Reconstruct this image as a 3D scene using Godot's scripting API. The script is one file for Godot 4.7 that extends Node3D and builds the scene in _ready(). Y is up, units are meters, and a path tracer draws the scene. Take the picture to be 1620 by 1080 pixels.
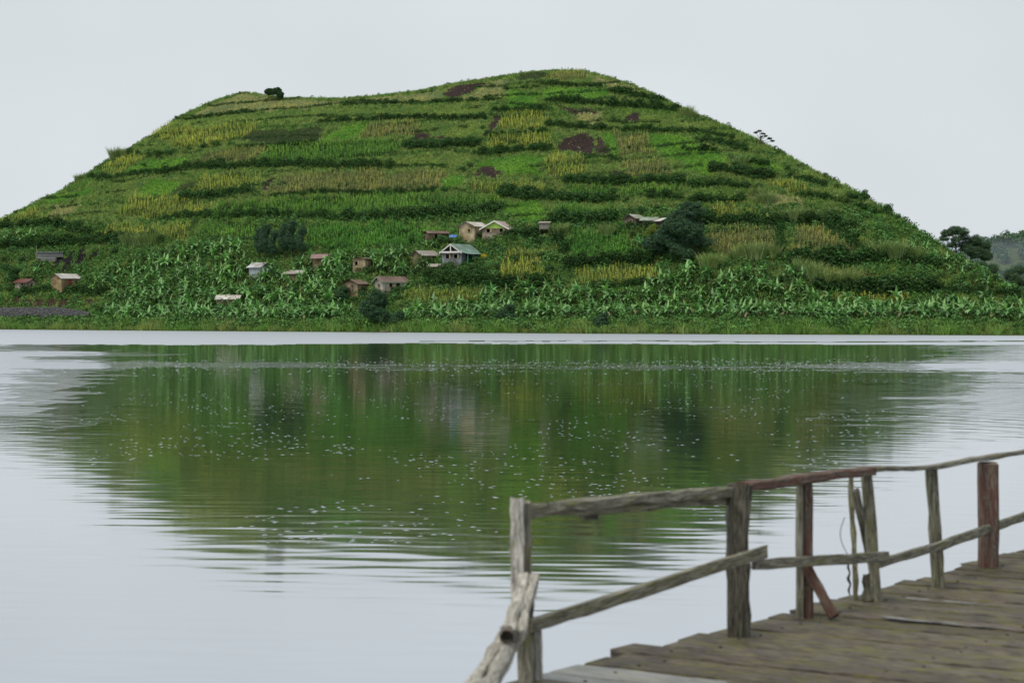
extends Node3D
# A terraced hill across a lake, seen from a weathered wooden pier under an even, overcast sky.

const EYE := 3.6            # camera above the lake, metres
const FOCAL := 3400.0       # focal length in pixels of a 1620 x 1080 picture
const PITCH := -0.01529     # the horizon lies a little above the middle
const DECK := 1.85          # pier deck above the lake

var rng := RandomNumberGenerator.new()
var nz := FastNoiseLite.new()
var taken := {}
var M := {}                 # materials
var S := {}                 # shared meshes
var shore_t := PackedFloat32Array()
var rd_t := PackedFloat32Array()
var rh_t := PackedFloat32Array()
const X0 := -320
const XN := 641

# ---------------------------------------------------------------- set-up

func _ready() -> void:
	rng.seed = 7
	nz.seed = 3
	nz.frequency = 1.0
	nz.fractal_octaves = 3
	camera_and_light()
	make_tables()
	make_materials()
	make_meshes()
	build_water()
	build_land()
	far_haze()
	rise_haze()
	build_houses()
	build_fields()
	build_hedges()
	build_trees()
	build_bananas()
	build_shore()
	build_shrubs()
	build_pier()

func camera_and_light() -> void:
	var cam := Camera3D.new()
	cam.name = "camera"
	cam.fov = rad_to_deg(2.0 * atan(540.0 / FOCAL))
	cam.near = 0.3
	cam.far = 6000.0
	cam.position = Vector3(0, EYE, 0)
	cam.rotation.x = PITCH
	var att := CameraAttributesPhysical.new()
	att.frustum_focal_length = 12.0 * FOCAL / 540.0
	att.frustum_focus_distance = 330.0
	att.frustum_near = 0.3
	att.frustum_far = 6000.0
	att.exposure_aperture = 4.8
	cam.attributes = att
	add_child(cam)
	cam.current = true
	var env := Environment.new()
	env.tonemap_mode = Environment.TONE_MAPPER_LINEAR
	env.tonemap_exposure = 1.52
	env.background_mode = Environment.BG_SKY
	var im := Image.create(512, 256, false, Image.FORMAT_RGBF)
	var cn := FastNoiseLite.new()
	cn.seed = 11
	cn.frequency = 1.2
	cn.fractal_octaves = 4
	for j in 256:
		var el := PI * (0.5 - (j + 0.5) / 256.0)
		for i in 512:
			var az := TAU * (i + 0.5) / 512.0
			var v := Vector3(cos(el) * cos(az), sin(el) * 2.2, cos(el) * sin(az))
			var n := 1.015 + 0.08 * cn.get_noise_3dv(v * 2.4) + 0.05 * cn.get_noise_3dv(v * 7.0 + Vector3(5, 2, 1))
			im.set_pixel(i, j, Color(0.446 * n, 0.477 * n, 0.497 * n))
	var pan := PanoramaSkyMaterial.new()
	pan.panorama = ImageTexture.create_from_image(im)
	env.sky = Sky.new()
	env.sky.sky_material = pan
	env.sdfgi_enabled = true
	env.ssao_enabled = true
	env.ssil_enabled = true
	env.volumetric_fog_enabled = true
	env.volumetric_fog_density = 0.0
	var we := WorldEnvironment.new()
	we.name = "world"
	we.environment = env
	add_child(we)
	var sun := DirectionalLight3D.new()
	sun.name = "overcast_sun"
	sun.light_energy = 0.5
	sun.light_angular_distance = 24.0
	sun.light_color = Color(1.0, 0.97, 0.9)
	sun.shadow_enabled = true
	sun.rotation_degrees = Vector3(-58, -38, 0)
	add_child(sun)

# ---------------------------------------------------------------- helpers

func numbered(called: String) -> String:
	var k: int = taken.get(called, 0)
	taken[called] = k + 1
	return called if k == 0 else "%s_%03d" % [called, k]

func tag(o: Node3D, label: String, category := "", group := "", kind := "") -> void:
	if label: o.set_meta("label", label)
	if category: o.set_meta("category", category)
	if group: o.set_meta("group", group)
	if kind: o.set_meta("kind", kind)

func thing(called: String, label: String, category: String, at := Vector3.ZERO, turn := 0.0, group := "") -> Node3D:
	var o := Node3D.new()
	o.name = numbered(called)
	o.position = at
	o.rotation.y = turn
	add_child(o)
	tag(o, label, category, group)
	return o

func part(called: String, mesh: Mesh, mat: Material, parent: Node, t := Transform3D.IDENTITY) -> MeshInstance3D:
	var o := MeshInstance3D.new()
	o.name = called
	o.mesh = mesh
	o.material_override = mat
	o.transform = t
	parent.add_child(o, true)
	return o

func scatter(called: String, mesh: Mesh, mat: Material, ts: Array, cs: PackedColorArray, parent: Node) -> MultiMeshInstance3D:
	var mm := MultiMesh.new()
	mm.transform_format = MultiMesh.TRANSFORM_3D
	mm.use_colors = true
	mm.mesh = mesh
	mm.instance_count = ts.size()
	for i in ts.size():
		mm.set_instance_transform(i, ts[i])
		mm.set_instance_color(i, cs[i])
	var o := MultiMeshInstance3D.new()
	o.name = called
	o.multimesh = mm
	o.material_override = mat
	parent.add_child(o, true)
	return o

class Shape:
	var v := PackedVector3Array()
	var c := PackedColorArray()
	var uv := PackedVector2Array()
	func tri(a: Vector3, b: Vector3, d: Vector3, col := Color.WHITE) -> void:
		v.append(a); v.append(b); v.append(d)
		c.append(col); c.append(col); c.append(col)
		uv.append(Vector2.ZERO); uv.append(Vector2.ZERO); uv.append(Vector2.ZERO)
	func quad(a: Vector3, b: Vector3, d: Vector3, e: Vector3, col := Color.WHITE) -> void:
		tri(a, b, d, col)
		tri(a, d, e, col)
	func quad_uv(a: Vector3, b: Vector3, d: Vector3, e: Vector3, u: Array, col := Color.WHITE) -> void:
		v.append_array([a, b, d, a, d, e])
		for k in [0, 1, 2, 0, 2, 3]:
			uv.append(u[k])
			c.append(col)
	func box(lo: Vector3, hi: Vector3, col := Color.WHITE) -> void:
		var p := []
		for k in 8:
			p.append(Vector3(hi.x if k & 1 else lo.x, hi.y if k & 2 else lo.y, hi.z if k & 4 else lo.z))
		for f in [[0, 2, 3, 1], [4, 5, 7, 6], [0, 1, 5, 4], [2, 6, 7, 3], [0, 4, 6, 2], [1, 3, 7, 5]]:
			quad(p[f[0]], p[f[1]], p[f[2]], p[f[3]], col)
	func commit() -> ArrayMesh:
		var st := SurfaceTool.new()
		st.begin(Mesh.PRIMITIVE_TRIANGLES)
		st.set_smooth_group(-1)
		for i in v.size():
			st.set_color(c[i])
			st.set_uv(uv[i])
			st.add_vertex(v[i])
		st.generate_normals()
		return st.commit()

func ray(px: float, py: float) -> Vector3:
	var v := Vector3((px - 810.0) / FOCAL, (540.0 - py) / FOCAL, -1.0)
	return v.rotated(Vector3.RIGHT, PITCH)

func spot(px: float, py: float) -> Vector3:      # where the line of sight meets the hill
	var r := ray(px, py)
	r /= -r.z
	var d := 282.0
	while d < 480.0:
		if EYE + r.y * d < height(r.x * d, d):
			break
		d += 3.0
	var a := d - 3.0
	var b := d
	for k in 9:
		var m := (a + b) * 0.5
		if EYE + r.y * m < height(r.x * m, m):
			b = m
		else:
			a = m
	return Vector3(r.x * b, height(r.x * b, b), -b)

func seen(p: Vector3) -> Vector2:                # picture place of a point
	var q := (p - Vector3(0, EYE, 0)).rotated(Vector3.RIGHT, -PITCH)
	return Vector2(810.0 + FOCAL * q.x / -q.z, 540.0 - FOCAL * q.y / -q.z)

func deep(py: float, h: float) -> float:         # distance at which height h shows in row py, middle of the picture
	var r := ray(810, py)
	return (h - EYE) / (r.y / -r.z)

# ---------------------------------------------------------------- the land's shape

func make_tables() -> void:
	var sp := [[-420, 519], [0, 521], [300, 523.5], [600, 525.5], [900, 527.5], [1100, 528.5], [1620, 530.5], [2100, 531.5]]
	var sx := [-900.0]
	var sd := [415.0]
	for p in sp:
		var d: float = deep(p[1], 0.0)
		sx.append((p[0] - 810.0) / FOCAL * d)
		sd.append(d)
	sx.append(900.0)
	sd.append(285.0)
	var sil := [[-900, 484], [-420, 445], [-200, 408], [0, 348], [30, 334], [60, 318], [100, 300], [130, 281], [165, 257], [200, 239], [240, 214], [290, 182], [340, 160], [385, 147], [410, 150], [450, 156],
		[540, 157], [600, 152], [660, 145], [720, 133], [780, 124], [830, 116], [880, 112], [920, 113], [960, 122], [1010, 139], [1060, 162], [1100, 181], [1150, 200], [1190, 218], [1240, 243],
		[1290, 271], [1340, 295], [1380, 319], [1430, 350], [1465, 374], [1500, 396], [1540, 420], [1580, 444], [1620, 464], [1700, 478], [1900, 482], [2300, 483]]
	var rx := []
	var rd := []
	var rh := []
	for p in sil:
		var e: float = (488.0 - p[1]) / FOCAL
		var d := 400.0
		for k in 12:
			var x: float = (p[0] - 810.0) / FOCAL * d
			d = (look(sx, sd, x) + 18.0 + 1.1 / 0.45) / (1.0 - e / 0.45)
		rx.append((p[0] - 810.0) / FOCAL * d)
		rd.append(d)
		rh.append(EYE + e * d)
	for i in XN:
		var x := float(X0 + i)
		shore_t.append(look(sx, sd, x))
		rd_t.append(look(rx, rd, x))
		rh_t.append(look(rx, rh, x))

func look(xs: Array, ys: Array, x: float) -> float:
	if x <= xs[0]: return ys[0]
	for i in range(1, xs.size()):
		if x <= xs[i]:
			return lerpf(ys[i - 1], ys[i], (x - xs[i - 1]) / (xs[i] - xs[i - 1]))
	return ys[-1]

func at_x(t: PackedFloat32Array, x: float) -> float:
	var f := clampf(x - X0, 0.0, XN - 1.001)
	var i := int(f)
	return lerpf(t[i], t[i + 1], f - i)

func height(x: float, d: float) -> float:
	var s := d - at_x(shore_t, x)
	if s < 0.0:
		return maxf(s * 0.12, -4.0)
	if s < 18.0:
		var q := s / 18.0
		return 2.5 * q * (1.6 - 0.6 * q) * 1.0
	var dr := at_x(rd_t, x)
	var hr := at_x(rh_t, x)
	var l := maxf(d - s + 18.0 - d, 0.0)
	l = maxf(dr - (d - s) - 18.0, 4.0)
	var t := (s - 18.0) / l
	var hh := maxf(hr - 2.5, 0.5)
	if t <= 1.0:
		var g := t * (1.12 - 0.12 * t * t)
		var bump := nz.get_noise_2d(x * 0.035, d * 0.05) * 1.3 * (1.0 - t) * minf(1.0, t * 6.0) * minf(1.0, hh / 15.0)
		return 2.5 + hh * g + bump
	var over := (t - 1.0) * l
	var fall := over * 0.5 if over > 4.0 else over * over * 0.0625 + 0.0 * over
	if over > 4.0: fall = 1.0 + (over - 4.0) * 0.5
	return maxf(2.5 + hh - fall, minf(2.5 + hh, 4.0))

# ---------------------------------------------------------------- materials

func ring_noise(n: FastNoiseLite, x: float, fx: float, y: float, fy: float, off: float) -> float:   # repeats across y, cross-faded along x
	var r := fy / TAU
	var c := cos(TAU * y) * r
	var q := sin(TAU * y) * r
	var v := n.get_noise_3d(x * fx + off, c, q)
	if x > 0.85:
		v = lerpf(v, n.get_noise_3d((x - 1.0) * fx + off, c, q), smoothstep(0.85, 1.0, x))
	return v

func grain(w: int, h: int, base: Array, seed_: int, moss: Color, moss_share: float, paint := Color(0, 0, 0, 0)) -> ImageTexture:
	var n := FastNoiseLite.new()
	n.seed = seed_
	n.frequency = 1.0
	n.fractal_octaves = 3
	var im := Image.create(w, h, false, Image.FORMAT_RGB8)
	for j in h:
		var y := float(j) / h
		for i in w:
			var x := float(i) / w
			var g := ring_noise(n, x, 9.0, y + 0.02 * sin(TAU * x * 2.0 + 3.0 * sin(TAU * y)), 40.0, 0.0)
			var f := ring_noise(n, x, 26.0, y, 150.0, 90.0)
			var c: Color = base[0].lerp(base[1], clampf(0.5 + g * 1.1 + f * 0.45, 0.0, 1.0))
			var crack := ring_noise(n, x, 3.0, y, 30.0, 200.0)
			if absf(crack) < 0.03:
				c = c.lerp(base[2], 0.8)
			var m := ring_noise(n, x, 7.0, y, 7.0, 300.0) + 0.5 * f
			if m > moss_share:
				c = c.lerp(moss, clampf((m - moss_share) * 3.0, 0.0, 0.8))
			if paint.a > 0.0:
				var p := ring_noise(n, x, 9.0, y, 16.0, 500.0) * 0.8 + f * 0.55 + g * 0.35
				if p > -0.12:
					c = paint.lerp(c, 0.22 + 0.25 * clampf(g, -1, 1))
			im.set_pixel(i, j, c.linear_to_srgb())
	return ImageTexture.create_from_image(im)

func plain(col: Color, rough := 0.9, vertex := false) -> StandardMaterial3D:
	var m := StandardMaterial3D.new()
	m.albedo_color = col.linear_to_srgb()
	m.roughness = rough
	m.vertex_color_use_as_albedo = vertex
	return m

func make_materials() -> void:
	M.leaf = plain(Color.WHITE, 0.75, true)
	M.leaf.backlight_enabled = true
	M.leaf.backlight = Color(0.55, 0.6, 0.4)
	M.leaf.metallic_specular = 0.3
	M.banana = plain(Color.WHITE, 0.5, true)
	M.banana.backlight_enabled = true
	M.banana.backlight = Color(0.5, 0.6, 0.35)
	M.banana.metallic_specular = 0.4
	M.bark = plain(Color(0.07, 0.055, 0.04), 0.95)
	M.stem = plain(Color(0.12, 0.13, 0.05), 0.8)
	M.land = plain(Color.WHITE, 1.0, true)
	M.land.metallic_specular = 0.1
	var soilnoise := NoiseTexture2D.new()
	soilnoise.noise = FastNoiseLite.new()
	soilnoise.noise.frequency = 0.03
	soilnoise.noise.fractal_octaves = 5
	soilnoise.seamless = true
	soilnoise.width = 512
	soilnoise.height = 512
	var ramp := Gradient.new()
	ramp.set_color(0, Color(0.55, 0.55, 0.55))
	ramp.set_color(1, Color(1, 1, 1))
	soilnoise.color_ramp = ramp
	M.land.albedo_texture = soilnoise
	M.land.uv1_triplanar = true
	M.land.uv1_world_triplanar = true
	M.land.uv1_scale = Vector3(0.14, 0.14, 0.14)
	# water: waves as a computed normal texture, wind roughens some stretches more than others
	var wave := wave_texture()
	for k in 6:
		var m := StandardMaterial3D.new()
		m.albedo_color = Color(0.64, 0.67, 0.72).linear_to_srgb()
		m.metallic = 1.0
		m.roughness = [0.03, 0.055, 0.075, 0.14, 0.26, 0.42][k]
		m.normal_enabled = true
		m.normal_texture = wave
		m.normal_scale = [0.2, 0.28, 0.55, 1.2, 2.6, 4.0][k]
		M["water%d" % k] = m
	var w := StandardMaterial3D.new()
	w.albedo_color = Color(0.64, 0.67, 0.72).linear_to_srgb()
	w.metallic = 1.0
	w.roughness = 0.03
	M.ripple = w
	# wood
	M.deck = wood(grain(512, 512, [Color(0.036, 0.03, 0.024), Color(0.195, 0.17, 0.142), Color(0.012, 0.01, 0.009)], 5, Color(0.135, 0.13, 0.04), 0.1), 0.72)
	M.deck_wet = M.deck.duplicate()
	M.deck_wet.roughness = 0.22
	M.deck_wet.metallic_specular = 0.7
	M.deck_wet.heightmap_scale = 0.15
	M.rail = wood(grain(512, 256, [Color(0.09, 0.085, 0.065), Color(0.27, 0.26, 0.21), Color(0.02, 0.02, 0.015)], 6, Color(0.13, 0.135, 0.05), 0.28), 0.85)
	M.pale = wood(grain(512, 256, [Color(0.22, 0.21, 0.19), Color(0.5, 0.48, 0.45), Color(0.05, 0.045, 0.04)], 8, Color(0.17, 0.17, 0.09), 0.45), 0.85)
	M.dark = wood(grain(512, 256, [Color(0.03, 0.028, 0.022), Color(0.13, 0.12, 0.095), Color(0.008, 0.008, 0.006)], 9, Color(0.09, 0.095, 0.045), 0.3), 0.85)
	M.red = wood(grain(512, 256, [Color(0.1, 0.09, 0.07), Color(0.2, 0.17, 0.14), Color(0.02, 0.015, 0.012)], 10, Color(0.13, 0.13, 0.07), 0.6, Color(0.095, 0.034, 0.028, 1)), 0.8)
	M.hollow = plain(Color(0.1, 0.085, 0.07), 1.0)
	M.iron = plain(Color(0.03, 0.025, 0.022), 0.7)
	M.wet = StandardMaterial3D.new()
	M.wet.albedo_color = Color(0.25, 0.24, 0.24).linear_to_srgb()
	M.wet.metallic = 0.6
	M.wet.roughness = 0.24
	M.stone = plain(Color.WHITE, 0.95, true)

func wood(tex: Texture2D, rough: float) -> StandardMaterial3D:
	var m := StandardMaterial3D.new()
	m.albedo_texture = tex
	m.vertex_color_use_as_albedo = true
	m.roughness = rough
	m.metallic_specular = 0.35
	m.heightmap_enabled = true
	m.heightmap_texture = tex
	m.heightmap_scale = 1.0
	return m

func wave_texture() -> ImageTexture:
	var n := 512
	var rr := RandomNumberGenerator.new()
	rr.seed = 21
	var gx := PackedFloat32Array()
	var gy := PackedFloat32Array()
	gx.resize(n * n)
	gy.resize(n * n)
	for k in 26:
		# whole waves per 12 m tile; crests run mostly across the view
		var kz := rr.randi_range(3, 26) * (1 if rr.randf() < 0.5 else -1)
		var kx := rr.randi_range(-9, 9)
		var amp := 0.0042 * pow(absf(kz) / 8.0, -0.25)
		var ph := rr.randf() * TAU
		var l := sqrt(float(kx * kx + kz * kz))
		var ax := amp * kx / l
		var az := amp * kz / l
		var sa := PackedFloat32Array()
		var ca := PackedFloat32Array()
		for i in n:
			sa.append(sin(TAU * kx * i / n + ph))
			ca.append(cos(TAU * kx * i / n + ph))
		for j in n:
			var sb := sin(TAU * kz * j / n)
			var cb := cos(TAU * kz * j / n)
			var o := j * n
			for i in n:
				var s := ca[i] * cb - sa[i] * sb
				gx[o + i] += ax * s
				gy[o + i] += az * s
	var buf := PackedFloat32Array()
	buf.resize(n * n * 3)
	for i in n * n:
		buf[i * 3] = 0.5 - 0.5 * gx[i]
		buf[i * 3 + 1] = 0.5 + 0.5 * gy[i]
		buf[i * 3 + 2] = 1.0
	return ImageTexture.create_from_image(Image.create_from_data(n, n, false, Image.FORMAT_RGBF, buf.to_byte_array()))

# ---------------------------------------------------------------- shared plant shapes

func rdir() -> Vector3:
	var z := rng.randf_range(-1, 1)
	var a := rng.randf() * TAU
	var r := sqrt(1.0 - z * z)
	return Vector3(r * cos(a), z, r * sin(a))

func blade(s: Shape, root: Vector3, dir: Vector3, length: float, width: float, droop: float, steps: int, col: Color) -> void:
	var side := dir.cross(Vector3.UP).normalized() * width * 0.5
	if side.length() < 0.001: side = Vector3(width * 0.5, 0, 0)
	side = side.rotated(Vector3.UP, rng.randf_range(-0.8, 0.8))
	var p := root
	var d := dir.normalized()
	for k in steps:
		var q := p + d * length / steps
		var w0 := 1.0 - pow(float(k) / steps, 2.0) * 0.7
		var w1 := 1.0 - pow(float(k + 1) / steps, 2.0)
		if k == steps - 1:
			s.tri(p - side * w0, q, p + side * w0, col)
		else:
			s.quad(p - side * w0, q - side * w1, q + side * w1, p + side * w0, col)
		p = q
		d = (d + Vector3.DOWN * droop / steps).normalized()

func maize_shape() -> ArrayMesh:
	var s := Shape.new()
	blade(s, Vector3.ZERO, Vector3(0.05, 1, 0), 1.35, 0.06, 0.0, 2, Color(0.9, 0.9, 0.8))
	for k in 8:
		var a := k * 2.4 + rng.randf() * 0.6
		var y := 0.2 + 0.125 * k
		var g := rng.randf_range(0.75, 1.2)
		blade(s, Vector3(0, y, 0), Vector3(cos(a), 1.3, sin(a)), rng.randf_range(0.5, 0.8), 0.13, 2.0, 3, Color(g, g, g))
	for k in 3:
		blade(s, Vector3(0, 1.25, 0), Vector3(rng.randf_range(-0.4, 0.4), 1, rng.randf_range(-0.4, 0.4)), 0.32, 0.07, 0.2, 1, Color(1.25, 1.22, 1.0))
	return s.commit()

func tuft_shape(blades: int, high: float, spread: float, width: float, steps: int) -> ArrayMesh:
	var s := Shape.new()
	for k in blades:
		var a := rng.randf() * TAU
		var r := rng.randf() * spread
		var g := rng.randf_range(0.7, 1.25)
		blade(s, Vector3(cos(a) * r, 0, sin(a) * r), Vector3(cos(a) * 0.5, rng.randf_range(0.9, 1.8), sin(a) * 0.5), high * rng.randf_range(0.6, 1.1), width, rng.randf_range(0.2, 1.4), steps, Color(g, g, g * 0.95))
	return s.commit()

func clump_shape(n: int, leaf: float) -> ArrayMesh:
	var s := Shape.new()
	for k in n:
		var d := rdir()
		var p := d * (0.35 + 0.65 * sqrt(rng.randf())) * Vector3(1, 0.85, 1)
		var u := (d + rdir() * 0.9 + Vector3(0, 0.2, 0)).normalized()
		var w := u.cross(rdir()).normalized()
		var g := rng.randf_range(0.6, 1.3)
		var l := leaf * rng.randf_range(0.6, 1.2)
		var q := u.cross(w)
		# a leaf lies roughly across the outward direction
		s.quad(p - w * l * 0.5, p - q * l * 0.32 + u * l * 0.1, p + w * l * 0.5, p + q * l * 0.32, Color(g, g, g * rng.randf_range(0.8, 1.1)))
	return s.commit()

func banana_leaf(kind: int) -> ArrayMesh:
	var s := Shape.new()
	var length: float = [1.7, 1.9, 1.75, 1.5][kind]
	var wide: float = [0.36, 0.56, 0.56, 0.46][kind]
	var rise: float = [2.9, 1.5, 0.95, 0.5][kind]
	var droop: float = [0.5, 1.5, 2.1, 2.6][kind]
	var d := Vector3(1, rise, 0).normalized()
	var p := Vector3.ZERO
	var n := 7
	var mid := Color(1.25, 1.3, 1.1)
	var pts := []
	for k in n + 1:
		pts.append(p)
		p += d * length / n
		d = (d + Vector3.DOWN * droop / n).normalized()
	for k in n:
		var a: Vector3 = pts[k]
		var b: Vector3 = pts[k + 1]
		var t0 := float(k) / n
		var t1 := float(k + 1) / n
		if k == 0:
			s.quad(a + Vector3(0, 0, 0.03), b + Vector3(0, 0, 0.025), b - Vector3(0, 0, 0.025), a - Vector3(0, 0, 0.03), mid)
			continue
		for sd in [-1.0, 1.0]:
			var w0 := wide * 0.5 * sin(PI * pow(clampf(t0, 0.03, 1), 0.65)) + 0.02
			var w1 := wide * 0.5 * sin(PI * pow(minf(t1 * 0.985, 1.0), 0.65)) + 0.02
			var gap := 0.0 if rng.randf() < 0.5 else 0.22     # the blade is torn between the veins
			var b2 := b.lerp(a, gap)
			var sag := rng.randf_range(0.0, 0.35) if kind > 0 else -0.1
			var g := rng.randf_range(0.85, 1.12)
			s.quad(a, b, b2 + Vector3(0, -w1 * sag, sd * w1), a + Vector3(0, -w0 * sag, sd * w0), Color(g, g, g))
	return s.commit()

func tube(pts: Array, radii: Array, sides := 6, col := Color.WHITE) -> ArrayMesh:
	var s := Shape.new()
	tube_into(s, pts, radii, sides, col)
	return s.commit()

func tube_into(s: Shape, pts: Array, radii: Array, sides: int, col := Color.WHITE) -> void:
	for k in pts.size() - 1:
		var a: Vector3 = pts[k]
		var b: Vector3 = pts[k + 1]
		var ax := (b - a).normalized()
		var u := ax.cross(Vector3(0.31, 0.12, 0.94)).normalized()
		var w := ax.cross(u)
		for i in sides:
			var t0 := TAU * i / sides
			var t1 := TAU * (i + 1) / sides
			var e0 := u * cos(t0) + w * sin(t0)
			var e1 := u * cos(t1) + w * sin(t1)
			s.quad(a + e0 * radii[k], b + e0 * radii[k + 1], b + e1 * radii[k + 1], a + e1 * radii[k], col)

func make_meshes() -> void:
	S.maize = [maize_shape(), maize_shape(), maize_shape()]
	S.tuft = [tuft_shape(12, 0.42, 0.28, 0.06, 2), tuft_shape(12, 0.42, 0.28, 0.06, 2)]
	S.reed = [tuft_shape(22, 1.25, 0.45, 0.05, 3), tuft_shape(22, 1.35, 0.45, 0.05, 3)]
	S.elephant = [tuft_shape(70, 1.9, 0.5, 0.06, 4), tuft_shape(70, 2.0, 0.5, 0.06, 4)]
	S.clump = [clump_shape(70, 0.42), clump_shape(70, 0.42), clump_shape(60, 0.5)]
	S.fine = [clump_shape(90, 0.3), clump_shape(90, 0.3)]
	S.bleaf = [banana_leaf(0), banana_leaf(1), banana_leaf(2), banana_leaf(3), banana_leaf(1), banana_leaf(2)]
	S.bstem = tube([Vector3.ZERO, Vector3(0.02, 0.6, 0.01), Vector3(0, 1.25, 0)], [0.13, 0.11, 0.07], 7)
	var rock := SphereMesh.new()
	rock.radius = 0.5
	rock.height = 0.8
	rock.radial_segments = 6
	rock.rings = 3
	S.rock = rock

# ---------------------------------------------------------------- water

func wind(x: float, d: float) -> int:            # how rough the breeze has made the lake here, 0 to 5
	var shore := d / at_x(shore_t, x)
	var n := nz.get_noise_2d(x * 0.02, d * 0.012 + 40.0)
	var f := nz.get_noise_2d(x * 0.12, d * 0.25 + 90.0)
	# a wind lane under the far shore, with a crisp near edge
	var edge := 216.0 + 10.0 * n + x * -0.05 + 5.0 * f
	if d > edge:
		if d < edge + 26.0 and absf(d - edge - 17.0 - x * 0.10) < 3.0 and x > -10.0: return 1
		return 5 if d > edge + 4.0 or f > -0.2 else 4
	if d < 56.0: return 1
	var calm := 0.95 + 0.7 * n + 0.3 * f
	# a band of cat's paws
	var paw := 1.0 - absf(d - (134.0 + 8.0 * n)) / (9.0 + 8.0 * f)
	paw = maxf(paw, 1.0 - absf(d - 168.0 - 8.0 * f) / 14.0 - clampf((x + 34.0 + 20.0 * n) / 16.0, 0.0, 2.0))
	if paw > 0.0:
		calm += 0.7 + 1.6 * paw * (1.0 if absf(x) > 12.0 or f > 0.1 else 0.5)
	# the breeze freshens towards both sides of the bay
	var side := maxf((-x / d - 0.15) * 30.0, (x / d - 0.135) * 20.0)
	calm += clampf(side, 0.0, 2.6) * clampf((d - 56.0) / 26.0, 0.0, 1.0)
	calm += f * 0.6
	return clampi(int(round(calm)), 1, 4 if absf(x) / d > 0.19 else 3)

func build_water() -> void:
	var rows := PackedFloat32Array()
	var d := -120.0
	while d < 430.0:
		rows.append(d)
		d += 20.0 if d < 8.0 else maxf(0.25, d * 0.011) if d < 300.0 else 8.0
	var cols := PackedFloat32Array()
	var x := -900.0
	while x < 900.0:
		cols.append(x)
		x += 60.0 if absf(x + 0.01) > 130.0 else 0.9
	cols.append(900.0)
	var v := []
	var uv := []
	for k in 6:
		v.append(PackedVector3Array())
		uv.append(PackedVector2Array())
	for j in rows.size() - 1:
		var dm := (rows[j] + rows[j + 1]) * 0.5
		for i in cols.size() - 1:
			var xm := (cols[i] + cols[i + 1]) * 0.5
			if absf(xm) < 250.0 and dm > at_x(shore_t, xm) + 14.0: continue
			var k := wind(xm, maxf(dm, 12.0))
			var c := []
			for p in [[i, j], [i, j + 1], [i + 1, j + 1], [i + 1, j]]:
				c.append(Vector3(cols[p[0]], 0, -rows[p[1]]))
			for q in [0, 1, 2, 0, 2, 3]:
				var w: Vector3 = c[q]
				v[k].append(w)
				uv[k].append(Vector2(w.x / 12.0 + 0.35 * nz.get_noise_2d(w.x * 0.01, w.z * 0.01), -w.z / 12.0 + 0.35 * nz.get_noise_2d(w.x * 0.012 + 70.0, w.z * 0.012)))
	var am := ArrayMesh.new()
	for k in 6:
		if v[k].is_empty(): continue
		var st := SurfaceTool.new()
		st.begin(Mesh.PRIMITIVE_TRIANGLES)
		for i in v[k].size():
			st.set_normal(Vector3.UP)
			st.set_uv(uv[k][i])
			st.add_vertex(v[k][i])
		st.set_material(M["water%d" % k])
		st.commit(am)
	var o := MeshInstance3D.new()
	o.name = "lake_water"
	o.mesh = am
	add_child(o)
	tag(o, "calm dark lake mirroring the green hill and pale sky", "lake", "", "structure")
	# rings left by rain drops: low rounded swells in the surface
	var s := Shape.new()
	var prof := [[0.0, 0.010], [0.25, 0.0075], [0.5, 0.002], [0.7, 0.0045], [0.85, 0.0025], [1.0, 0.0]]
	for r in prof.size() - 1:
		for i in 14:
			var a0 := TAU * i / 14.0
			var a1 := TAU * (i + 1) / 14.0
			var p0 := Vector3(cos(a0) * prof[r][0], prof[r][1], sin(a0) * prof[r][0])
			var p1 := Vector3(cos(a0) * prof[r + 1][0], prof[r + 1][1], sin(a0) * prof[r + 1][0])
			var p2 := Vector3(cos(a1) * prof[r + 1][0], prof[r + 1][1], sin(a1) * prof[r + 1][0])
			var p3 := Vector3(cos(a1) * prof[r][0], prof[r][1], sin(a1) * prof[r][0])
			s.quad(p0, p1, p2, p3)
	var st2 := SurfaceTool.new()
	st2.begin(Mesh.PRIMITIVE_TRIANGLES)
	st2.set_smooth_group(0)
	for p in s.v: st2.add_vertex(p)
	st2.generate_normals()
	var ring := st2.commit()
	var ts := []
	var cs := PackedColorArray()
	while ts.size() < 3000:
		var dd := 33.0 + 115.0 * pow(rng.randf(), 1.15)
		var xx := rng.randf_range(-0.26, 0.26) * dd
		if absf(xx + 0.02 * dd) > dd * lerpf(0.1, 0.24, clampf((dd - 33.0) / 30.0, 0.0, 1.0)): continue
		if nz.get_noise_2d(xx * 0.12, dd * 0.08) + rng.randf_range(-0.25, 0.25) < 0.08: continue
		var r := rng.randf_range(0.02, 0.058)
		ts.append(Transform3D(Basis.from_scale(Vector3(r, r * 7.0 * rng.randf_range(0.6, 1.5), r)), Vector3(xx, 0.003, -dd)))
		cs.append(Color.WHITE)
	while ts.size() < 4600:                         # thicker where a cat's paw crosses
		var dd := rng.randfn(137.0, 9.0)
		var xx := rng.randf_range(-0.24, 0.24) * dd
		if nz.get_noise_2d(xx * 0.05, dd * 0.3 + 20.0) < -0.1: continue
		var r := rng.randf_range(0.035, 0.095)
		ts.append(Transform3D(Basis.from_scale(Vector3(r, r * 9.0 * rng.randf_range(0.9, 1.8), r)), Vector3(xx, 0.003, -dd)))
		cs.append(Color.WHITE)
	var o2 := scatter("rain_ripples", ring, M.ripple, ts, cs, self)
	tag(o2, "small rain ripples dotting the lake surface", "ripples", "", "stuff")

# ---------------------------------------------------------------- fields (plots traced on the hillside, as plots on the ground)

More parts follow.
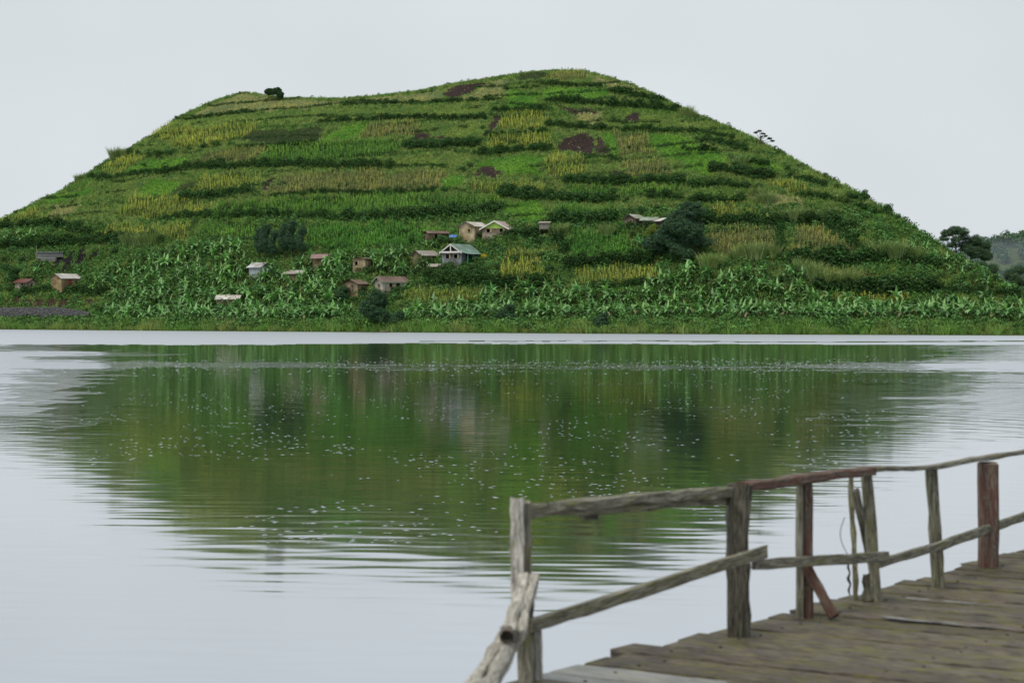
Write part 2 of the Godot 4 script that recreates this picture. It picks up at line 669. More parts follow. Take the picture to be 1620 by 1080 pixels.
const PLOTS := [
	["my", "below the ridge bushes on the upper left slope", [240, 213, 320, 203, 410, 197, 400, 213, 370, 220, 333, 233, 280, 237, 213, 227]],
	["my", "at the left skyline beside the pale tall grass", [153, 273, 200, 247, 230, 250, 187, 277]],
	["gb", "under the big bush cluster on the left slope", [187, 277, 230, 253, 303, 250, 283, 267]],
	["mt", "right of the big bush cluster on the left slope", [300, 260, 327, 243, 420, 233, 403, 262]],
	["mg", "above the long dark hedge on the left slope", [410, 260, 423, 233, 540, 222, 637, 226, 628, 246, 540, 253]],
	["my", "bright block above the short hedge on the left slope", [297, 307, 323, 277, 420, 277, 393, 303]],
	["so", "dark strip beside the bright yellow block", [407, 303, 427, 280, 443, 280, 420, 303]],
	["mt", "long strip below the dark hedge in mid slope", [423, 307, 447, 277, 540, 272, 705, 272, 690, 300, 540, 305]],
	["gb", "between two strips left of the yellow block", [213, 310, 240, 283, 293, 287, 267, 310]],
	["fa", "narrow dark strip left of the yellow block", [267, 310, 297, 287, 313, 287, 290, 307]],
	["go", "weedy plot above the green maize on the left", [160, 310, 187, 285, 233, 283, 207, 310]],
	["gb", "small plot at the left skyline", [40, 329, 97, 308, 145, 296, 150, 304, 80, 326]],
	["gt", "tan stubble plot near the left edge", [67, 347, 87, 325, 133, 322, 113, 343, 73, 357]],
	["my", "pale strip at the far left edge", [0, 350, 60, 330, 66, 347, 0, 356]],
	["my", "wide strip left of the round bush row", [177, 343, 207, 313, 283, 313, 330, 327, 320, 343, 247, 347]],
	["mg", "wide strip over the middle left hedge", [330, 343, 350, 323, 540, 310, 540, 340, 467, 343]],
	["my", "low strip above the banana grove on the left", [147, 375, 177, 353, 300, 357, 293, 382, 200, 380]],
	["mg", "strip above the banana grove and slender trees", [300, 375, 333, 350, 417, 357, 400, 382]],
	["mb", "broad plot right of the slender dark trees", [484, 390, 490, 358, 673, 357, 723, 370, 650, 392, 560, 397]],
	["gt", "dry grass cap of the left hilltop", [300, 186, 345, 161, 385, 149, 450, 158, 540, 160, 540, 166, 450, 176, 330, 190]],
	["go", "grassy bench under the left hilltop", [265, 200, 300, 187, 400, 180, 540, 172, 540, 188, 400, 196, 320, 203]],
	["fa", "dark fallow plot on the upper left slope", [377, 222, 400, 207, 513, 202, 505, 222, 420, 231]],
	["gb", "vivid plot beside the dark fallow", [510, 222, 540, 199, 583, 195, 570, 218]],
	["mt", "upper strip right of the vivid green plot", [570, 217, 583, 197, 667, 193, 650, 217]],
	["so", "ragged bare patch above the thick hedge", [650, 223, 657, 207, 727, 213, 723, 221]],
	["go", "grass plot above the thick hedge", [660, 207, 673, 196, 773, 196, 770, 207, 733, 221]],
	["so", "dark path climbing the middle of the hill", [748, 222, 773, 205, 780, 182, 797, 182, 793, 197, 773, 214]],
	["gt", "dry grass along the saddle skyline", [545, 160, 660, 149, 720, 138, 700, 147, 700, 160, 545, 166]],
	["so", "dark tilled patch on the skyline left of the summit", [700, 149, 722, 135, 773, 131, 747, 148, 707, 158]],
	["gt", "dry grass right of the skyline tilled patch", [750, 148, 780, 128, 806, 126, 800, 155, 720, 160]],
	["fa", "olive plot on the summit", [810, 128, 822, 117, 863, 115, 860, 126]],
	["mt", "brownish strip on the summit", [866, 126, 870, 116, 933, 117, 930, 128]],
	["gt", "grass cap right of the summit", [935, 128, 935, 118, 985, 132, 1050, 160, 1010, 152, 960, 138]],
	["gb", "square plot under the summit hedge", [797, 171, 800, 144, 857, 144, 857, 174]],
	["gb", "bright plot right of the square plot under the summit", [860, 155, 860, 139, 953, 141, 983, 160]],
	["so", "bare slope under the upper right hedge", [870, 167, 953, 176, 947, 191, 907, 185]],
	["gt", "speckled pale plot beside the bare slope", [903, 192, 912, 182, 955, 178, 957, 200]],
	["go", "olive plot on the upper right slope", [957, 197, 1010, 178, 1080, 190, 1080, 206, 960, 204]],
	["so", "small dark patch on the upper right slope", [985, 186, 1005, 178, 1022, 195, 1000, 192]],
	["go", "grass bench under the saddle hedge", [545, 185, 545, 172, 700, 168, 775, 172, 770, 184]],
	["my", "upper block in the middle of the hill", [793, 207, 800, 180, 867, 180, 863, 204]],
	["my", "second block in the middle of the hill", [767, 234, 773, 217, 870, 213, 873, 234]],
	["so", "large tilled patch right of centre", [877, 238, 893, 220, 930, 210, 943, 237, 937, 247]],
	["so", "tilled patch beside the narrow green strip", [939, 213, 955, 219, 968, 247, 947, 247]],
	["gb", "narrow strip between tilled ground and dry maize", [955, 213, 967, 210, 987, 250, 970, 250]],
	["mt", "dry block right of the tilled patches", [969, 211, 1017, 213, 1040, 243, 989, 248]],
	["gb", "broad bright plot on the right slope", [1020, 213, 1080, 215, 1135, 237, 1150, 262, 1120, 285, 1080, 262, 1043, 243]],
	["gb", "open plot in mid slope", [753, 260, 787, 247, 863, 250, 860, 277, 797, 277]],
	["so", "bare patch at the foot of the open plot", [753, 281, 757, 263, 797, 267, 787, 283]],
	["my", "tall block in mid slope", [863, 281, 870, 247, 923, 250, 930, 278]],
	["go", "grass beside the tall yellow block", [928, 280, 923, 260, 983, 260, 980, 280]],
	["so", "little bare patch under the grass", [960, 278, 972, 266, 985, 272, 980, 281]],
	["mt", "dry block left of the bright right slope", [987, 281, 987, 257, 1053, 257, 1076, 279]],
	["my", "thin strip above the round bushes in mid slope", [737, 298, 747, 287, 860, 293, 863, 304, 827, 308]],
	["gb", "small plot left of the thin yellow strip", [700, 298, 707, 277, 740, 277, 727, 301]],
	["go", "grass strip under the thick hedge", [617, 261, 620, 247, 747, 243, 727, 264]],
	["mg", "broad plot above the hedge over the village", [540, 341, 540, 310, 790, 313, 780, 331, 707, 338]],
	["gb", "grass clearing above the lime gabled house", [793, 338, 797, 320, 853, 320, 867, 348, 823, 357]],
	["mb", "bright strip above the hedge right of the hut on stilts", [873, 344, 880, 323, 970, 330, 970, 344]],
	["mg", "strip between two hedges right of centre", [890, 314, 897, 297, 973, 300, 970, 311]],
	["mg", "strip above the big dark trees", [977, 311, 980, 299, 1080, 297, 1080, 308]],
	["mb", "large steep plot left of the big dark trees", [893, 418, 900, 367, 983, 363, 1023, 408]],
	["my", "low strip above the right grove", [900, 452, 915, 428, 1040, 425, 1035, 452]],
	["mt", "golden plot right of the big dark trees", [1117, 398, 1120, 360, 1223, 363, 1237, 404, 1153, 404]],
	["mt", "golden plot beside the diagonal hedge", [1245, 404, 1260, 363, 1310, 360, 1362, 402]],
	["my", "small yellow plot right of the diagonal hedge", [1357, 394, 1347, 370, 1397, 383]],
	["my", "strip above the right hand hedge", [1130, 348, 1127, 327, 1177, 330, 1240, 346]],
	["gt", "pale grassy strip on the right slope", [1177, 308, 1247, 308, 1285, 327, 1213, 330]],
	["mt", "golden plot low on the right", [1287, 448, 1293, 427, 1357, 430, 1385, 443, 1300, 458]],
	["my", "thin strip behind the shore bananas", [1300, 473, 1310, 464, 1440, 467, 1440, 476]],
	["go", "grass plot on the upper right flank", [1100, 196, 1150, 210, 1200, 235, 1170, 232, 1110, 212]],
	["gb", "grass strip on the right flank", [1140, 243, 1180, 243, 1260, 275, 1210, 268]],
	["my", "yellowish strip on the right flank", [1213, 290, 1250, 288, 1300, 305, 1250, 304]],
	["gb", "sloping plot near the right skyline", [1350, 325, 1390, 330, 1420, 352, 1380, 345]],
	["go", "skyline grass on the right shoulder", [1230, 246, 1290, 274, 1350, 306, 1320, 305, 1250, 270]],
	["my", "yellow bean plot below the whitewashed house", [632, 482, 645, 464, 700, 458, 762, 462, 760, 476, 700, 486]],
	["my", "weedy yellow slope under the green roofed house", [790, 450, 800, 395, 850, 400, 862, 440, 840, 452]],
]

const KINDS := {
	"my": ["maize_field", "yellowing maize", Color(0.45, 0.53, 0.125), Color(0.09, 0.12, 0.033)],
	"mg": ["maize_field", "green maize", Color(0.21, 0.42, 0.085), Color(0.05, 0.1, 0.028)],
	"mb": ["maize_field", "bright green maize", Color(0.175, 0.42, 0.085), Color(0.045, 0.11, 0.025)],
	"mt": ["maize_field", "dry tan maize", Color(0.38, 0.42, 0.15), Color(0.11, 0.125, 0.05)],
	"gb": ["grass_plot", "bright green grass", Color(0.21, 0.43, 0.08), Color(0.08, 0.19, 0.028)],
	"go": ["grass_plot", "olive green grass", Color(0.25, 0.39, 0.105), Color(0.115, 0.16, 0.045)],
	"gt": ["grass_plot", "dry tan grass", Color(0.43, 0.47, 0.21), Color(0.175, 0.195, 0.08)],
	"so": ["soil_plot", "dark bare soil", Color(0.07, 0.05, 0.042), Color(0.06, 0.045, 0.042)],
	"fa": ["fallow_plot", "dark green weeds", Color(0.1, 0.155, 0.06), Color(0.055, 0.075, 0.036)],
}
const GX0 := -150.0
const GD0 := 284.0
const GS := 0.5
const GNX := 600
const GND := 400
var grid := PackedInt32Array()
var centres := []           # [picture place of each plot, its words]
var houses := []            # [place, half width in the picture, top row, bottom row]

func trace(points: Array) -> PackedVector2Array:
	var out := PackedVector2Array()
	for k in range(0, points.size(), 2):
		var p := spot(points[k], points[k + 1])
		out.append(Vector2(p.x, -p.z))
	return out

func fill(poly: PackedVector2Array, id: int) -> void:
	var lo := poly[0]
	var hi := poly[0]
	for p in poly:
		lo = lo.min(p)
		hi = hi.max(p)
	for j in range(maxi(0, int((lo.y - GD0) / GS) - 2), mini(GND, int((hi.y - GD0) / GS) + 3)):
		for i in range(maxi(0, int((lo.x - GX0) / GS) - 2), mini(GNX, int((hi.x - GX0) / GS) + 3)):
			var q := Vector2(GX0 + (i + 0.5) * GS, GD0 + (j + 0.5) * GS)
			q += Vector2(nz.get_noise_2d(q.x * 0.2, q.y * 0.2), nz.get_noise_2d(q.x * 0.2 + 50.0, q.y * 0.2)) * 1.6
			if Geometry2D.is_point_in_polygon(q, poly):
				grid[j * GNX + i] = id

func plot_at(x: float, d: float) -> int:
	var i := int((x - GX0) / GS)
	var j := int((d - GD0) / GS)
	if i < 0 or j < 0 or i >= GNX or j >= GND: return -1
	return grid[j * GNX + i]

func land_color(x: float, d: float) -> Color:
	var id := plot_at(x, d)
	var n := nz.get_noise_2d(x * 0.08, d * 0.08)
	var f := nz.get_noise_2d(x * 0.5, d * 0.5)
	var c := Color(0.08, 0.125, 0.038).lerp(Color(0.125, 0.155, 0.058), clampf(0.5 + n, 0, 1))
	if id >= 0 and id < 500:
		c = KINDS[PLOTS[id][0]][3]
		c = c * (1.0 + 0.25 * n)
	elif id == 501:
		c = Color(0.03, 0.027, 0.03)
	elif id == 502:
		c = Color(0.075, 0.052, 0.04)
	elif id == 500:
		c = Color(0.035, 0.05, 0.02)
	c = c * (1.0 + 0.35 * f)
	return Color(c.r, c.g, c.b)

func build_land() -> void:
	grid.resize(GNX * GND)
	grid.fill(-1)
	for poly in GROVES: fill(trace(poly), 500)
	for k in PLOTS.size():
		fill(trace(PLOTS[k][2]), k)
	fill(trace([75, 424, 90, 405, 130, 393, 152, 400, 140, 418, 110, 428]), 501)
	fill(trace([0, 482, 20, 470, 90, 470, 160, 478, 150, 485]), 502)
	var xs := PackedFloat32Array()
	var x := -320.0
	while x < 320.0:
		xs.append(x)
		x += 0.7 if absf(x) < 118.0 else 6.0
	xs.append(320.0)
	var ss := PackedFloat32Array()
	var s := -60.0
	while s < 420.0:
		ss.append(s)
		s += 0.7 if s > -4.0 and s < 150.0 else 7.0
	var st := SurfaceTool.new()
	st.begin(Mesh.PRIMITIVE_TRIANGLES)
	for j in ss.size():
		for i in xs.size():
			var d := at_x(shore_t, xs[i]) + ss[j]
			var jx := xs[i]
			st.set_color(land_color(jx, d))
			st.add_vertex(Vector3(jx, height(jx, d) + (0.12 * nz.get_noise_2d(jx * 0.7, d * 0.7) if ss[j] > 4.0 else 0.0), -d))
	var w := xs.size()
	for j in ss.size() - 1:
		for i in w - 1:
			var a := j * w + i
			st.add_index(a); st.add_index(a + w); st.add_index(a + w + 1)
			st.add_index(a); st.add_index(a + w + 1); st.add_index(a + 1)
	st.generate_normals()
	var o := part("terraced_hill", st.commit(), M.land, self)
	tag(o, "tall terraced green hill rising from the far lake shore", "hill", "", "structure")
	# land beyond, out to the horizon
	var g := Shape.new()
	g.quad(Vector3(-1500, 0.4, -600), Vector3(-1500, 0.4, -2400), Vector3(1500, 0.4, -2400), Vector3(1500, 0.4, -600), Color(0.07, 0.1, 0.04))
	for sx in [-1.0, 1.0]:
		g.quad(Vector3(300 * sx, 0.3, -300), Vector3(300 * sx, 0.3, -600.5), Vector3(1500 * sx, 0.3, -600.5), Vector3(1500 * sx, 0.3, -300), Color(0.07, 0.1, 0.04))
	tag(part("ground", g.commit(), M.land, self), "flat green land beyond the hill", "ground", "", "structure")
	# the next rise, right of the hill, and a far blue ridge
	tag(part("far_rise", mound(Vector3(215, 0, -700), Vector2(150, 110), 25.0, 3.0), M.land, self), "low green rise with trees behind the right foot of the hill", "hill", "", "structure")
	tag(part("distant_ridge", mound(Vector3(440, -2, -1600), Vector2(240, 160), 57.0, 6.0), M.land, self), "distant blue ridge behind the trees at the right edge", "ridge", "", "structure")

func far_haze() -> void:                          # the hazy air over the far land, right of the hill
	var f := FogVolume.new()
	f.name = "far_haze"
	f.shape = RenderingServer.FOG_VOLUME_SHAPE_BOX
	f.size = Vector3(420, 46, 380)
	f.position = Vector3(460, 22, -1390)
	var m := FogMaterial.new()
	m.density = 0.004
	m.albedo = Color(0.86, 0.92, 1.0)
	f.material = m
	add_child(f)
	tag(f, "thin blue haze lying in front of the distant ridge", "haze", "", "stuff")

func rise_haze() -> void:                         # and a thinner bank over the nearer rise
	var f := FogVolume.new()
	f.name = "rise_haze"
	f.shape = RenderingServer.FOG_VOLUME_SHAPE_BOX
	f.size = Vector3(280, 25, 150)
	f.position = Vector3(225, 11, -655)
	var m := FogMaterial.new()
	m.density = 0.0022
	m.albedo = Color(0.86, 0.92, 1.0)
	f.material = m
	add_child(f)
	tag(f, "thin haze over the wooded rise at the right edge", "haze", "", "stuff")

func rise_height(x: float, z: float) -> float:
	var u := (x - 215.0) / 150.0
	var v := (z + 700.0) / 110.0
	var q := clampf(1.0 - sqrt(u * u + v * v), 0.0, 1.0)
	return 25.0 * smoothstep(0.0, 0.75, q) + 3.0 * nz.get_noise_2d(u * 5.0 + 215.0, v * 5.0) * q

func mound(c: Vector3, r: Vector2, h: float, rough: float) -> ArrayMesh:
	var st := SurfaceTool.new()
	st.begin(Mesh.PRIMITIVE_TRIANGLES)
	var n := 56
	for j in n + 1:
		for i in n + 1:
			var u := i * 2.0 / n - 1.0
			var v := j * 2.0 / n - 1.0
			var q := clampf(1.0 - sqrt(u * u + v * v), 0.0, 1.0)
			var y := h * smoothstep(0.0, 0.75, q) + rough * nz.get_noise_2d(u * 5.0 + c.x, v * 5.0) * q
			var g := 0.5 + 0.5 * nz.get_noise_2d(u * 9.0, v * 9.0 + c.x)
			st.set_color(Color(0.07, 0.11, 0.035).lerp(Color(0.14, 0.19, 0.07), g))
			st.add_vertex(c + Vector3(u * r.x, y, v * r.y))
	for j in n:
		for i in n:
			var a := j * (n + 1) + i
			st.add_index(a); st.add_index(a + n + 2); st.add_index(a + n + 1)
			st.add_index(a); st.add_index(a + 1); st.add_index(a + n + 2)
	st.generate_normals()
	return st.commit()

func plant_on(x: float, d: float, sc: float, tilt := 0.12) -> Transform3D:
	var b := Basis(Vector3.UP, rng.randf() * TAU).rotated(Vector3(rng.randf_range(-1, 1), 0, rng.randf_range(-1, 1)).normalized(), rng.randf() * tilt)
	return Transform3D(b.scaled(Vector3(sc, sc * rng.randf_range(0.85, 1.15), sc)), Vector3(x, height(x, d) - 0.03, -d))

func vary(c: Color, a: float) -> Color:
	var k := 1.0 + rng.randf_range(-a, a)
	return Color(c.r * k * rng.randf_range(0.9, 1.12), c.g * k, c.b * k * rng.randf_range(0.85, 1.15))

func before_house(p: Vector3, tall: float) -> bool:
	var q := seen(p + Vector3(0, tall, 0))
	for h in houses:
		if absf(q.x - h[1]) < h[2] and q.y < h[4] and p.distance_to(h[0]) < 40.0 and p.z > h[0].z - 0.5:
			return true
	return false

func bank(x: float, d: float) -> bool:            # the weedy banks that part the terraces, every few metres of height
	var h := height(x, d) + 2.0 * nz.get_noise_2d(x * 0.022, d * 0.03)
	if h < 9.0: return false
	var step := floorf(h / 2.7)
	return h - step * 2.7 < 0.36 + 0.2 * nz.get_noise_2d(x * 0.3, step * 9.0) and nz.get_noise_2d(x * 0.035, step * 7.3) > -0.2

func build_fields() -> void:
	var cells := []
	for k in PLOTS.size(): cells.append(PackedInt32Array())
	for i in grid.size():
		if grid[i] >= 0 and grid[i] < 500: cells[grid[i]].append(i)
	for k in PLOTS.size():
		var spec: Array = KINDS[PLOTS[k][0]]
		var maize: bool = spec[0] == "maize_field"
		var soil: bool = spec[0] == "soil_plot"
		var ts := []
		var cs := PackedColorArray()
		var per: float = 0.85 if maize else 0.28 if soil else 1.25
		for i in cells[k]:
			var n := per + rng.randf()
			for q in int(n):
				var x: float = GX0 + (i % GNX + rng.randf()) * GS
				var d: float = GD0 + (i / GNX + rng.randf()) * GS
				if maize:                                   # planted in rows along the slope
					d = round(d / 0.8) * 0.8 + rng.randf_range(-0.1, 0.1)
				if before_house(Vector3(x, height(x, d), -d), 1.0): continue
				if bank(x, d) or nz.get_noise_2d(x * 0.3 + 3.0, d * 0.3) < -0.5: continue
				var tone := nz.get_noise_2d(x * 0.12 + 7.0, d * 0.12)
				var c: Color = vary(spec[2], 0.22)
				c = Color(c.r * (1.0 + 0.6 * tone), c.g * (1.0 + 0.35 * tone), c.b * (1.0 + 0.2 * tone))
				if soil:
					var t := plant_on(x, d, rng.randf_range(0.15, 0.4))
					ts.append(t)
					cs.append(vary(Color(0.05, 0.036, 0.032), 0.3) if rng.randf() < 0.75 else vary(Color(0.12, 0.13, 0.05), 0.3))
				else:
					ts.append(plant_on(x, d, rng.randf_range(0.5, 0.78) if maize else rng.randf_range(0.6, 1.2)))
					cs.append(c)
		if ts.is_empty(): continue
		var mesh: Mesh = S.maize[k % 3] if maize else S.tuft[k % 2]
		if soil: mesh = S.rock
		var o := scatter(numbered(spec[0]), mesh, M.stone if soil else M.leaf, ts, cs, self)
		tag(o, spec[1] + ", " + PLOTS[k][1], {"maize_field": "maize field", "grass_plot": "grass", "soil_plot": "soil", "fallow_plot": "weeds"}[spec[0]], "cultivated plots on the hill", "stuff")
		var m := Vector2.ZERO
		for q in range(0, PLOTS[k][2].size(), 2): m += Vector2(PLOTS[k][2][q], PLOTS[k][2][q + 1])
		centres.append([m * 2.0 / PLOTS[k][2].size(), spec[1] + " " + PLOTS[k][1]])
	# rough grass and weeds everywhere between the plots
	var tg := []
	var cg := PackedColorArray()
	var tw := []
	var cw := PackedColorArray()
	for i in grid.size():
		if grid[i] < 500:
			var bx: float = GX0 + (i % GNX + rng.randf()) * GS
			var bd: float = GD0 + (i / GNX + rng.randf()) * GS
			if absf(bx) < bd * 0.29 and bd < at_x(rd_t, bx) and bank(bx, bd) and not before_house(Vector3(bx, height(bx, bd), -bd), 0.5):
				var bt := plant_on(bx, bd, rng.randf_range(0.22, 0.55))
				bt.origin.y += 0.15
				tw.append(bt)
				cw.append(vary(Color(0.042, 0.1, 0.03), 0.35))
		if grid[i] != -1 and not (grid[i] == 500 and i % 2 == 0) and not (grid[i] >= 501 and i % 5 == 0): continue
		var x: float = GX0 + (i % GNX + rng.randf()) * GS
		var d: float = GD0 + (i / GNX + rng.randf()) * GS
		var s := d - at_x(shore_t, x)
		if absf(x) > d * 0.29 or s < 2.0 or d > at_x(rd_t, x) + 8.0: continue
		var p := Vector3(x, height(x, d), -d)
		if before_house(p, 0.5): continue
		var n := nz.get_noise_2d(x * 0.06, d * 0.06 + 30.0)
		var c := Color(0.19, 0.34, 0.08).lerp(Color(0.31, 0.41, 0.13), clampf(0.5 + n, 0, 1))
		for q in 2:
			tg.append(plant_on(x + rng.randf_range(-0.3, 0.3), d + rng.randf_range(-0.3, 0.3), rng.randf_range(0.6, 1.5)))
			cg.append(vary(c, 0.25))
		if rng.randf() < 0.06 + 0.2 * maxf(0.0, n) + (0.16 if p.y < 20.0 else 0.0):
			var t := plant_on(x, d, rng.randf_range(0.3, 0.75) * (1.45 if p.y < 20.0 else 1.0))
			t.origin.y += 0.2
			tw.append(t)
			cw.append(vary(Color(0.085, 0.2, 0.055), 0.4))
	tag(scatter("grass", S.tuft[0], M.leaf, tg, cg, self), "rough green grass between the terraced plots", "grass", "", "stuff")
	tag(scatter("weeds", S.clump[0], M.leaf, tw, cw, self), "low leafy weeds between the terraced plots", "weeds", "", "stuff")

# ---------------------------------------------------------------- hedges

const HEDGES := [
	["left of the summit, under the saddle", 0.9, [540, 168, 623, 165, 727, 162, 792, 158]],
	["second one down from the saddle", 1.1, [500, 195, 540, 193, 673, 188, 770, 189]],
	["thick one under the ragged bare patch", 1.9, [640, 232, 680, 235, 757, 231]],
	["long one across the left slope", 1.5, [253, 275, 300, 268, 363, 268, 430, 264, 467, 262, 540, 266, 617, 266]],
	["below the grass strip in mid slope", 0.8, [617, 265, 660, 264, 707, 265]],
	["at the left skyline under the big bushes", 1.1, [140, 282, 180, 283, 253, 275]],
	["short one under the bright yellow block", 1.6, [287, 315, 320, 315, 353, 312, 393, 305]],
	["thin one under the long dry strip", 0.9, [427, 311, 480, 308, 540, 306, 690, 303]],
	["round topped row over the left groves", 1.3, [250, 348, 345, 345, 410, 343, 467, 345, 540, 348]],
	["straight one above the village maize", 1.7, [540, 349, 620, 346, 707, 342, 790, 335]],
	["under the square plot below the summit", 1.2, [780, 177, 807, 179, 867, 175]],
	["between the two middle yellow blocks", 1.0, [767, 215, 820, 214, 867, 211]],
	["under the second middle yellow block", 1.4, [753, 245, 807, 242, 870, 239]],
	["topmost one under the summit", 0.8, [797, 142, 853, 140]],
	["long one just right of the summit", 1.0, [857, 135, 900, 137, 953, 139]],
	["on the right skyline below the summit", 1.3, [963, 146, 1020, 157, 1053, 161]],
	["upper right one above the bare slope", 1.5, [862, 161, 940, 166, 1010, 172, 1080, 178]],
	["above the tilled patches", 1.2, [863, 200, 917, 205, 1000, 208, 1080, 211]],
	["short one under the tilled patches", 0.9, [923, 250, 987, 255]],
	["right of centre below the dry block", 1.7, [893, 290, 940, 290, 1010, 291, 1080, 293]],
	["rounded one below the thin yellow strip", 1.8, [790, 310, 840, 315, 880, 316, 973, 319]],
	["short one above the big dark trees", 1.3, [1023, 313, 1080, 315]],
	["over the hut on stilts", 1.8, [873, 353, 920, 353, 970, 353]],
	["under the large steep plot", 2.1, [893, 424, 960, 420, 1033, 420]],
	["under the low yellow strip above the right grove", 1.3, [930, 456, 1040, 452]],
	["top one on the right flank", 1.0, [1087, 209, 1120, 213, 1160, 219]],
	["second one on the right flank", 1.2, [1113, 223, 1145, 229, 1180, 239]],
	["under the broad bright plot", 1.0, [1080, 237, 1110, 238, 1137, 240]],
	["with big round bushes on the right flank", 1.7, [1123, 270, 1160, 273, 1190, 280, 1223, 283]],
	["thin one in the middle of the right flank", 1.0, [1157, 252, 1185, 256, 1213, 263]],
	["below the round bushes on the right flank", 1.2, [1090, 296, 1150, 294, 1207, 300]],
	["left end beside the big dark trees", 1.4, [1093, 320, 1130, 320, 1173, 320]],
	["above the golden plots on the right", 1.8, [1110, 354, 1170, 355, 1230, 357, 1287, 354, 1347, 364]],
	["diagonal one between the golden plots", 1.3, [1300, 354, 1325, 368, 1347, 384, 1373, 405]],
	["stepping down the right skyline side", 1.1, [1247, 283, 1280, 288, 1307, 296]],
	["long one near the right shoulder", 1.1, [1260, 310, 1300, 314, 1330, 320, 1380, 336]],
	["close to the right skyline", 1.2, [1343, 313, 1370, 318, 1393, 326]],
	["last one on the right skyline", 1.2, [1405, 340, 1440, 355, 1478, 376]],
	["thick dark one under the golden plots", 2.2, [1250, 417, 1310, 418, 1373, 416, 1400, 412]],
	["dark one under the pale tall grass on the right", 1.6, [1385, 414, 1430, 416, 1490, 424]],
	["long low one above the right shore bananas", 2.3, [1293, 460, 1360, 464, 1420, 464, 1487, 462]],
	["right end above the shore bananas", 1.3, [1490, 462, 1550, 466, 1615, 472]],
	["between golden plot and pale tall grass", 1.2, [1225, 410, 1240, 395, 1232, 372, 1240, 357]],
	["left end near the grey slatted shed", 1.6, [0, 362, 40, 360, 80, 357, 105, 362, 140, 372]],
	["behind the grey slatted shed", 1.9, [0, 394, 50, 392, 110, 388, 150, 385, 205, 385, 255, 383]],
	["in front of the tan house at the far left", 1.4, [35, 464, 70, 462, 110, 463, 160, 466]],
	["below the green roofed house", 1.8, [670, 441, 710, 438, 770, 438]],
	["mossy bank right of the whitewashed house", 2.0, [672, 452, 720, 450, 775, 452]],
	["between the village houses and the steep plot", 1.7, [800, 372, 840, 375, 885, 378, 893, 400]],
	["under the weedy yellow slope", 1.7, [770, 452, 820, 456, 870, 452]],
	["under the left hilltop skyline", 0.7, [250, 206, 300, 190, 345, 184, 400, 178]],
	["low dark one across the upper left slope", 0.9, [375, 236, 420, 233, 510, 226]],
]

func build_hedges() -> void:
	for h in HEDGES:
		var pts := trace(h[2])
		var first := Vector3(pts[0].x, height(pts[0].x, pts[0].y), -pts[0].y)
		var o := thing("hedge", "dark green hedge, " + h[0], "hedge", first, 0.0, "hedges along the terraces")
		var ts := []
		var cs := PackedColorArray()
		var tone := rng.randf_range(0.8, 1.2)
		for k in pts.size() - 1:
			var l := pts[k].distance_to(pts[k + 1])
			var n := int(l / 0.42) + 1
			for q in n:
				var p := pts[k].lerp(pts[k + 1], (q + rng.randf()) / n)
				var lump := 0.8 + 0.55 * nz.get_noise_2d(p.x * 0.35, p.y * 0.35 + 11.0)
				if lump < 0.5 and rng.randf() < 0.7: continue
				for z in 4:
					var r: float = h[1] * lump * rng.randf_range(0.28, 0.48)
					var x: float = p.x + rng.randf_range(-0.35, 0.35)
					var d: float = p.y + rng.randf_range(-0.4, 0.4) * h[1]
					var y: float = rng.randf_range(0.15, 1.05) * h[1] * lump
					var at := Vector3(x, height(x, d) + y, -d)
					if before_house(at, r): continue
					var b := Basis(Vector3.UP, rng.randf() * TAU).scaled(Vector3(r * 1.25, r, r * 1.25))
					ts.append(Transform3D(b, at - first))
					cs.append(vary(Color(0.036, 0.092, 0.024) * tone, 0.35))
		var f := scatter("foliage", S.clump[rng.randi() % 3], M.leaf, ts, cs, o)
		f.set_meta("kind", "stuff")

# ---------------------------------------------------------------- trees

func crown_into(ts: Array, cs: PackedColorArray, c: Vector3, r: Vector3, n: int, clump: float, col: Color, hollow := 0.35) -> void:
	for k in n:
		var d := rdir()
		if d.y < -0.5: d.y *= 0.4
		var p := c + d * r * (hollow + (1.0 - hollow) * pow(rng.randf(), 0.5))
		var s := clump * rng.randf_range(0.6, 1.2)
		ts.append(Transform3D(Basis(rdir(), rng.randf() * TAU).scaled(Vector3(s, s * 0.8, s)), p))
		cs.append(vary(col, 0.3))

func tree(called: String, label: String, group: String, base: Vector3, h: float, lobes: Array, trunk_r: float, col: Color, clump: float, dense := 1.0, fine := false) -> void:
	var o := thing(called, label, "tree", base, 0.0, group)
	var s := Shape.new()
	var top := Vector3(0, h * 0.55, 0)
	tube_into(s, [Vector3(0, -0.4, 0), Vector3(0.03 * h, h * 0.3, 0), top], [trunk_r * 1.3, trunk_r, trunk_r * 0.6], 7)
	var ts := []
	var cs := PackedColorArray()
	for l in lobes:                # [x, y, z, rx, ry, rz] in shares of the height
		var c := Vector3(l[0], l[1], l[2]) * h
		var r := Vector3(l[3], l[4], l[5]) * h
		var from := Vector3(0.02 * h, minf(c.y * 0.6, h * 0.45), 0)
		tube_into(s, [from, from.lerp(c, 0.6) + Vector3(0, -0.04 * h, 0), c], [trunk_r * 0.55, trunk_r * 0.35, trunk_r * 0.12], 5)
		var n := int(dense * 6.0 * (r.x * r.y + r.y * r.z + r.x * r.z) / (clump * clump)) + 8
		crown_into(ts, cs, c, r, mini(n, 400), clump, col)
	part("trunk", s.commit(), M.bark, o)
	var f := scatter("crown", S.fine[0] if fine else S.clump[1], M.leaf, ts, cs, o)
	f.set_meta("kind", "stuff")

func lobes(n: int, wide: float, low: float, high: float, size: float) -> Array:
	var out := []
	for k in n:
		var a := TAU * k / n + rng.randf() * 0.8
		var r := wide * sqrt(rng.randf())
		var y := lerpf(low, high, (k + 0.5) / n)
		out.append([cos(a) * r, y, sin(a) * r, size * rng.randf_range(0.8, 1.2), size * rng.randf_range(0.7, 1.0), size * rng.randf_range(0.8, 1.2)])
	return out

